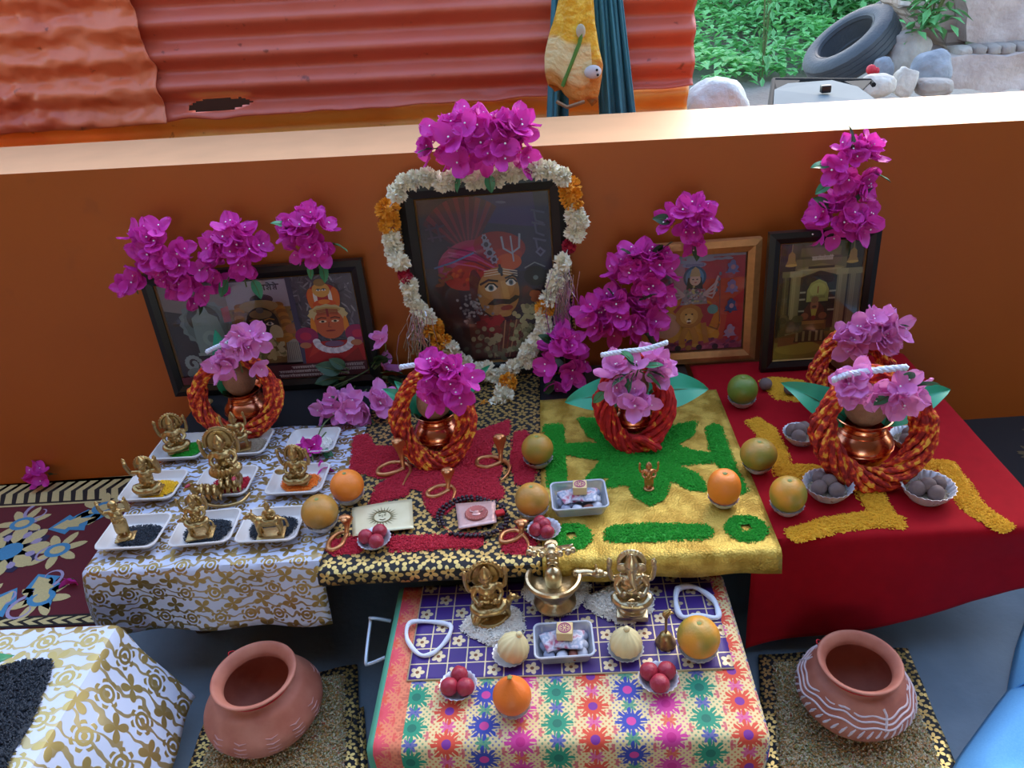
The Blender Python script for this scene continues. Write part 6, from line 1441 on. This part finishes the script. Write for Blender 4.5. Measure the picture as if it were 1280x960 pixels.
def kalash(where,bx,by,s,a,bt,zc,cordpts,fl,lv,seed,ymat='yarn',off=(0,0),yoff=.085,z=None,tail=False,knots=False,coco=True,depth=.085):
    z=z or Z1+.004
    P=at(bx,by,z+.02); c=V((P.x,P.y+yoff*s,z)); rnd=random.Random(seed)
    t=thing('copper_pot','copper water pot '+where,'pot',c,scale=s); link('pot_body',POT,t)
    MB().tube([(.0625*cos(k*pi/20),.0625*sin(k*pi/20),.046) for k in range(40)],.0012,6,closed=True).build('belly_ring',M['copper'],t)
    k=thing('coconut','brown husk coconut on the copper pot '+where,'coconut',c+V((0,-.002,.137))*s,scale=s); k.rotation_euler=(.12,.05,seed)
    b=MB(); bm=bmesh.new(); bmesh.ops.create_icosphere(bm,subdivisions=4,radius=1)
    for v in bm.verts:
        q=v.co; ang=atan2(q.y,q.x); r=1+.05*cos(3*ang)*(1-abs(q.z))+.05*noise.noise(q*5+V((seed,0,0))); v.co=V((q.x*.043*r,q.y*.043*r,q.z*.050+.012*max(0,q.z)**3))
    b.addbm(bm).build('husk',M['coconut'],k)
    b=MB()
    for q in range(26):
        an=rnd.random()*6.28; b.tube([(.010*cos(an),.010*sin(an),.055),(.014*cos(an),.014*sin(an),.066),(.020*cos(an+.4),.020*sin(an+.4),.068+.01*rnd.random())],.0008,4)
    b.build('fibre_tuft',M['coconut'],k)
    # skein: many strands twisting round one loop that hangs over the coconut and round the pot
    y=thing('yarn_skein','red-yellow yarn skein round the pot '+where,'yarn',c,scale=s)
    b=MB(); NS_=32; n=100
    def ringp(t):
        yb=-depth*(.5+.5*cos(t))**.8-.004; zz=zc-bt*cos(t); 
        return V((a*sin(t)*(1+.10*sin(t)**2-.16*max(0,cos(t))**1.2),yb+.0,max(.015,zz)))
    sag=[noise.noise(V((seed,i*.7,0))) for i in range(NS_)]
    for i in range(NS_):
        pts=[]; ph=2*pi*i/NS_; rr=(.0150,.0175,.0125,.007)[i%4]*(.9+.2*(i*7%5)/4); tw=(2,2,3,1)[i%4]
        for q in range(n):
            t=2*pi*q/n; p=ringp(t); e=V((sin(t),0,-cos(t))); f=V((0,1,0)); 
            r_=rr*(1.25 if cos(t)>-.3 else .9)*(1+.15*noise.noise(V((i,q*.15,seed))))
            pp=p+e*cos(tw*t+ph)*r_+f*sin(tw*t+ph)*r_; pp.z=max(pp.z,.006); pts.append(pp)
        b.tube(pts,[.0046*(1+.25*sin(q*1.9+i)) for q in range(n)],7,closed=True)
    b.build('strands',M[ymat],y)
    if tail:
        b=MB(); 
        for i in range(7): 
            d=V((rnd.uniform(-.006,.006),rnd.uniform(-.006,.006),rnd.uniform(-.004,.004)))
            b.tube(catmull([V((-.01,-.105,.045))+d,V((.012,-.108,.042))+d,V((.034,-.110,.026))+d*1.3,V((.046,-.112,.018))+d*1.6],4),.0052,7)
        b.build('yarn_tail',M[ymat],y)
    # white twisted cord at the top of the loop
    pc=[]
    for (x,yy) in cordpts: pc.append((atY(x,yy,c.y-.062*s)-c)/s)
    cc=catmull(pc,10); b=MB()
    for i in range(3):
        pts=[]
        for q,p in enumerate(cc): an=q*1.15+2*pi*i/3; pts.append(p+V((0,.0032*cos(an),.0032*sin(an))))
        b.tube(pts,.0036,7)
    b.build('white_cord',M['cord'],y)
    # leaves standing in the mouth of the pot
    for j,(x,yy,lw,ang,lab) in enumerate(lv):
        side=-1 if x<bx else 1
        root=c+V((side*.036,.012,.100))*s; tip=atY(x,yy,c.y+.0*s)
        l=tip-root; t2=thing('betel_leaf',lab,'leaf',root); xx=l.normalized(); vw=(CAMP-root).normalized(); zz=(vw*.9+V((0,0,.45))); zz=(zz-xx*zz.dot(xx)).normalized(); q=Matrix((xx,zz.cross(xx),zz)).transposed(); t2.rotation_euler=q.to_euler(); k_=l.length/.100
        link('leaf_blade',BL,t2,scale=(k_,lw,k_))
    for (px,py,rx,rz,n_,nl,pale,dy,lab) in fl:
        cc_=atY(px,py,c.y+dy*s); sprig(lab,cc_,(px2m(rx,cc_),.028,px2m(rz,cc_)),n_,nl,pale,None,seed*7+n_,sc=.92)
    return c
kalash('at the left end, before the black framed collage',300,538,.90,.096,.098,.108,[(258,440),(272,433),(288,427),(300,425)],
  [(310,428,22,26,9,0,True,-.045,'pale pink bougainvillea tuft on top of the left pot, upper part'),(297,452,28,20,8,1,True,-.055,'pale pink bougainvillea tuft on the left pot coconut, lower part')],
  [(272,424,.75,-1.2,'dark leaf standing behind the left copper pot')],1)
kalash('on the black and gold cloth before the portrait',545,573,.92,.072,.104,.110,[(500,459),(525,455),(552,451),(573,447)],
  [(565,482,32,38,20,0,False,-.075,'bright magenta bougainvillea bunch on the copper pot before the portrait'),(545,462,18,14,5,2,False,-.06,'small magenta blossoms under the white cord of the portrait pot')],
  [(486,486,.55,-1.1,'green leaf at the left of the copper pot before the portrait'),(600,462,.5,-1.3,'small green leaf at the right of the copper pot before the portrait'),(500,480,.5,-.9,'dark green leaf behind the yarn of the pot before the portrait')],2)
kalash('on the green rice star',795,552,.92,.066,.098,.106,[(752,444),(775,440),(808,436),(834,428)],
  [(768,476,24,26,11,1,True,-.052,'lilac bougainvillea blossoms at the left of the pot on the green star'),(820,460,14,20,7,0,True,-.048,'lilac bougainvillea blossoms at the right of the pot on the green star'),(798,498,17,15,6,0,True,-.085,'lilac bougainvillea blossoms low on the front of the pot on the green star'),(795,462,15,14,1,7,True,-.075,'small green leafy shoot between the blossoms on the star pot')],
  [(710,497,.9,-1.0,'broad green leaf at the left of the pot on the green star'),(882,480,1.15,-1.0,'broad green leaf at the right of the pot on the green star')],3,'yarnred',tail=True)
cR=kalash('on the yellow cross, front right',1092,597,1.05,.084,.094,.104,[(1042,475),(1060,468),(1095,463),(1134,459)],
  [(1072,482,26,17,10,0,True,-.048,'lilac bougainvillea row along the top of the front right pot'),(1128,488,22,18,9,3,True,-.06,'lilac bougainvillea blossoms with green leaves at the right of the front right pot')],
  [(996,480,.85,-1.0,'broad green leaf at the left of the front right pot'),(1183,482,1.05,-1.0,'broad green leaf at the right of the front right pot')],4)
kalash('at the back right, half hidden by another',1066,512,.92,.074,.090,.100,[(1066,428),(1080,424),(1095,420)],
  [(1082,418,42,34,26,1,True,-.06,'big bright lilac bougainvillea bunch on the half hidden rear right pot')],[],5)
# trailing sprays by the collage frame
c=at(430,512,Z1+.03); sprig('pale lilac bougainvillea blossoms trailing on the black cloth behind the empty tray',c,(.055,.045,.035),12,3,True,None,41,sc=.95,stem=[V((.05,.06,.02)),V((0,0,.0)),V((-.035,-.055,-.0)),V((-.05,-.12,-.022))])
c=at(470,505,Z1+.03); sprig('dusky bougainvillea blossoms in shade at the back left of the black-gold cloth',c,(.045,.04,.03),9,1,True,None,42,sc=1.0)
c=at(455,470,Z1+.03); sprig('leafy dark green bougainvillea branch lying under the right corner of the collage frame',c,(.085,.05,.06),1,22,True,None,43,sc=1.25,dark=True,stem=[V((-.08,-.03,-.01)),V((0,0,.01)),V((.07,.02,.05))])
c=atY(480,432,1.72); sprig('small pink blossoms beside the right edge of the collage frame against the wall',c,(.020,.012,.022),3,0,True,None,44,sc=.9)
c=at(392,560,ZT+.014); sprig('wilted pink petals and tiny leaves lying in the empty tray',c,(.035,.03,.008),4,5,False,None,45,sc=.7,stem=[V((.02,.05,.01)),V((0,0,0)),V((.01,-.05,-.004))])
sprig('single pink petal fallen between the empty tray and the bright orange',at(407,584,Z1+.008),(.01,.01,.004),2,0,False,None,46,sc=.6)
# little brass lamp head at the far left back corner
p=V((wFL.x+.02,at(235,514,Z1).y,Z1+.003)); t=thing('brass_lamp','small brass lamp dish at the back left corner by the collage frame','lamp',p)
MB().lathe([(.008,0),(.010,.003),(.006,.008),(.012,.014),(.020,.020),(.018,.020),(.010,.015),(.002,.013)],20,cap1=True).build('lamp_dish',M['brass'],t); b=MB(); limb(b,[(-.012,0,.019),(-.024,-.004,.022)],[.006,.003]); b.build('spout',M['brass'],t)
# ------------------------------------------------------------------ clay pots
N=NT('terracotta'); n=N.noise(14,5); N.set(N.mix(N.step(n,.3,.7),'#a85c46','#c27a62'),.62); N.bump(N.noise(60,4),.2,.002); M['clay']=N.mat
M['chalk']=mat('chalk_paint','#d8c4c4',.8,0,.08,60); M['claymark']=mat('scratched_clay','#b8837a',.7,0,.15,60)
PR=[(.002,0),(.045,.0),(.058,.004),(.088,.028),(.108,.060),(.1135,.080),(.110,.098),(.096,.122),(.076,.140),(.064,.149),(.060,.156),(.061,.164),(.067,.172),(.0715,.1755),(.072,.179),(.069,.181),(.0635,.177),(.057,.166),(.055,.156),(.058,.147),(.088,.118),(.100,.085),(.085,.04),(.04,.010),(.002,.010)]
def prr(zz):
    for (r0_,z0_),(r1_,z1_) in zip(PR[:12],PR[1:13]):
        if z0_<=zz<=z1_: return r0_+(r1_-r0_)*(zz-z0_)/(z1_-z0_)
    return .06
def claypot(label,px,py,s,seed,white):
    c=at(px,py,.012); c.z=.0145
    t=thing('clay_pot',label,'pot',c,scale=s)
    P=catmull([V((r if i<8 or i>20 else r*1.12,0,z*.84)) for i,(r,z) in enumerate(PR)],3); MB().lathe([(max(.001,p.x),p.z) for p in P],64,cap0=True,cap1=True,fn=lambda a,j:1+.006*noise.noise(V((cos(a),sin(a),j*.08)))).build('pot_body',M['clay'],t)
    def sp_(a,zz,o=.0008): r=prr(zz)*(1 if zz<.13 else 1.06)+o; return V((r*cos(a),r*sin(a),zz*.84))
    b=MB(); rnd=random.Random(seed)
    if white:
        for off,am in((.116,.006),(.125,.005),(.104,.004)):
            b.tube([sp_(2*pi*k/90,off+am*sin(3*2*pi*k/90+seed)+.003*sin(11*2*pi*k/90)) for k in range(90)],.0022,6,closed=True)
        for k in range(44):
            a=2*pi*k/44; b.tube([sp_(a,.078+.004*sin(k)),sp_(a+.04,.088),sp_(a+.10,.099)],[.002,.0030,.0012],6)
        for a in(-1.35,.3,2.6): b.tube([sp_(a,.136),sp_(a+.03,.124),sp_(a-.02,.108),sp_(a-.06,.096)],[.003,.0026,.003,.0016],6)
        b.build('white_pattern',M['chalk'],t)
    else:
        for a0 in(-2.2,-1.75,-1.2,-.75,-.3,.5,1.4,2.5):
            for q in range(4): b.tube([sp_(a0,.112-.010*q-.004),sp_(a0+.10,.104-.010*q),sp_(a0+.22,.107-.011*q)],[.0008,.0018,.0006],6)
            b.tube([sp_(a0+.1,.078),sp_(a0+.13,.068),sp_(a0+.2,.074)],[.0008,.0016,.0006],6)
        b.build('scratched_pattern',M['claymark'],t)
    b=MB(); b.tube([(.0690*cos(k*pi/20),.0690*sin(k*pi/20),.133) for k in range(40)],.0013,6,closed=True); 
    b.tube(catmull([(-.045,.054,.133),(-.060,.062,.144),(-.068,.052,.150),(-.060,.044,.134)],5),.0013,6); b.build('red_thread',M['redthread'],t)
    return t
claypot('plain terracotta pot with scratched marks on the left floor mat',341,907,.98,1,False)
claypot('terracotta pot painted with white wavy bands on the right floor mat',1062,889,.89,2,True)
# ------------------------------------------------------------------ blue cloth in the lower right corner
edge=[at(x,y,.004) for x,y in((1180,985),(1190,958),(1222,912),(1255,868),(1284,835),(1330,790))]
E2=catmull(edge,8); b=MB()
def bf(u,v):
    k=u*(len(E2)-1); i=min(int(k),len(E2)-2); p=E2[i].lerp(E2[i+1],k-i); q=p+V((.34,-.10,0))*v
    q.z=.004+.13*sin(pi*min(1,v*1.15)*.5)**.7*(1+.0)+.020*sin(v*13+u*5)*min(1,v*4)+.014*noise.noise(V((u*4,v*5,2)))*min(1,v*5); return q
bt_=thing('blue_cloth','bright blue fabric lying in folds at the lower right corner','cloth',at(1240,960,0)); b.grid(bf,48,40); solid(b.build('near_fold',M['bluecloth'],bt_,loc=-V(bt_.location)),.003,1)
edge=[at(x,y,.004) for x,y in((1258,868),(1262,845),(1270,808),(1283,772),(1300,730))]; E3=catmull(edge,8); b=MB()
def bf3(u,v):
    k=u*(len(E3)-1); i=min(int(k),len(E3)-2); p=E3[i].lerp(E3[i+1],k-i); q=p+V((.22,-.02,0))*v; q.z=.004+.10*sin(pi*min(1,v*1.15)*.5)**.7+.012*sin(v*11+u*4)*min(1,v*4); return q
b.grid(bf3,36,24); solid(b.build('far_fold',M['bluecloth'],bt_,loc=-V(bt_.location)),.003,1)
# ------------------------------------------------------------------ pieces that belong to a part
SUB={'gold_slip':'moulding','bead_edge':'moulding','pink_seal':'block_body','sun_face':'card_sheet','coin_relief':'coin_disc','white_pattern':'pot_body','scratched_pattern':'pot_body','red_thread':'pot_body','stem_scar':'peel','head':'hood','fibre_tuft':'husk','belly_ring':'pot_body','snake_heads':'hood','basin_rim':'pedestal','knot':'cord','tip':'dough','printed_stem':'bag_body','printed_bud':'bag_body','printed_patch':'bag_body','bead_rim':'tyre_body','knob':'tub_body','yarn_tail':'strands','rim':'tray_body'}
bpy.context.view_layer.update()
for o in list(SC.objects):
    k=o.name.split('.')[0]
    if k in SUB and o.parent:
        for q in o.parent.children:
            if q.name.split('.')[0]==SUB[k]:
                l=o.matrix_local.copy(); o.parent=q; o.matrix_parent_inverse=Matrix(); o.matrix_basis=q.matrix_local.inverted()@l; break
# ------------------------------------------------------------------ light
w=bpy.data.worlds.new('sky'); SC.world=w; w.use_nodes=True; nt=w.node_tree
bg=nt.nodes['Background']; sk=nt.nodes.new('ShaderNodeTexSky'); sk.sky_type='NISHITA'; sk.sun_disc=False; sk.sun_elevation=radians(32); sk.sun_rotation=radians(25); sk.air_density=1.2; sk.dust_density=1.5
nt.links.new(sk.outputs[0],bg.inputs[0]); bg.inputs[1].default_value=.45
SC.view_settings.view_transform='Standard'; SC.view_settings.look='None'; SC.view_settings.gamma=1; SC.view_settings.exposure=.95
try: SC.view_settings.use_curve_mapping=False
except Exception: pass
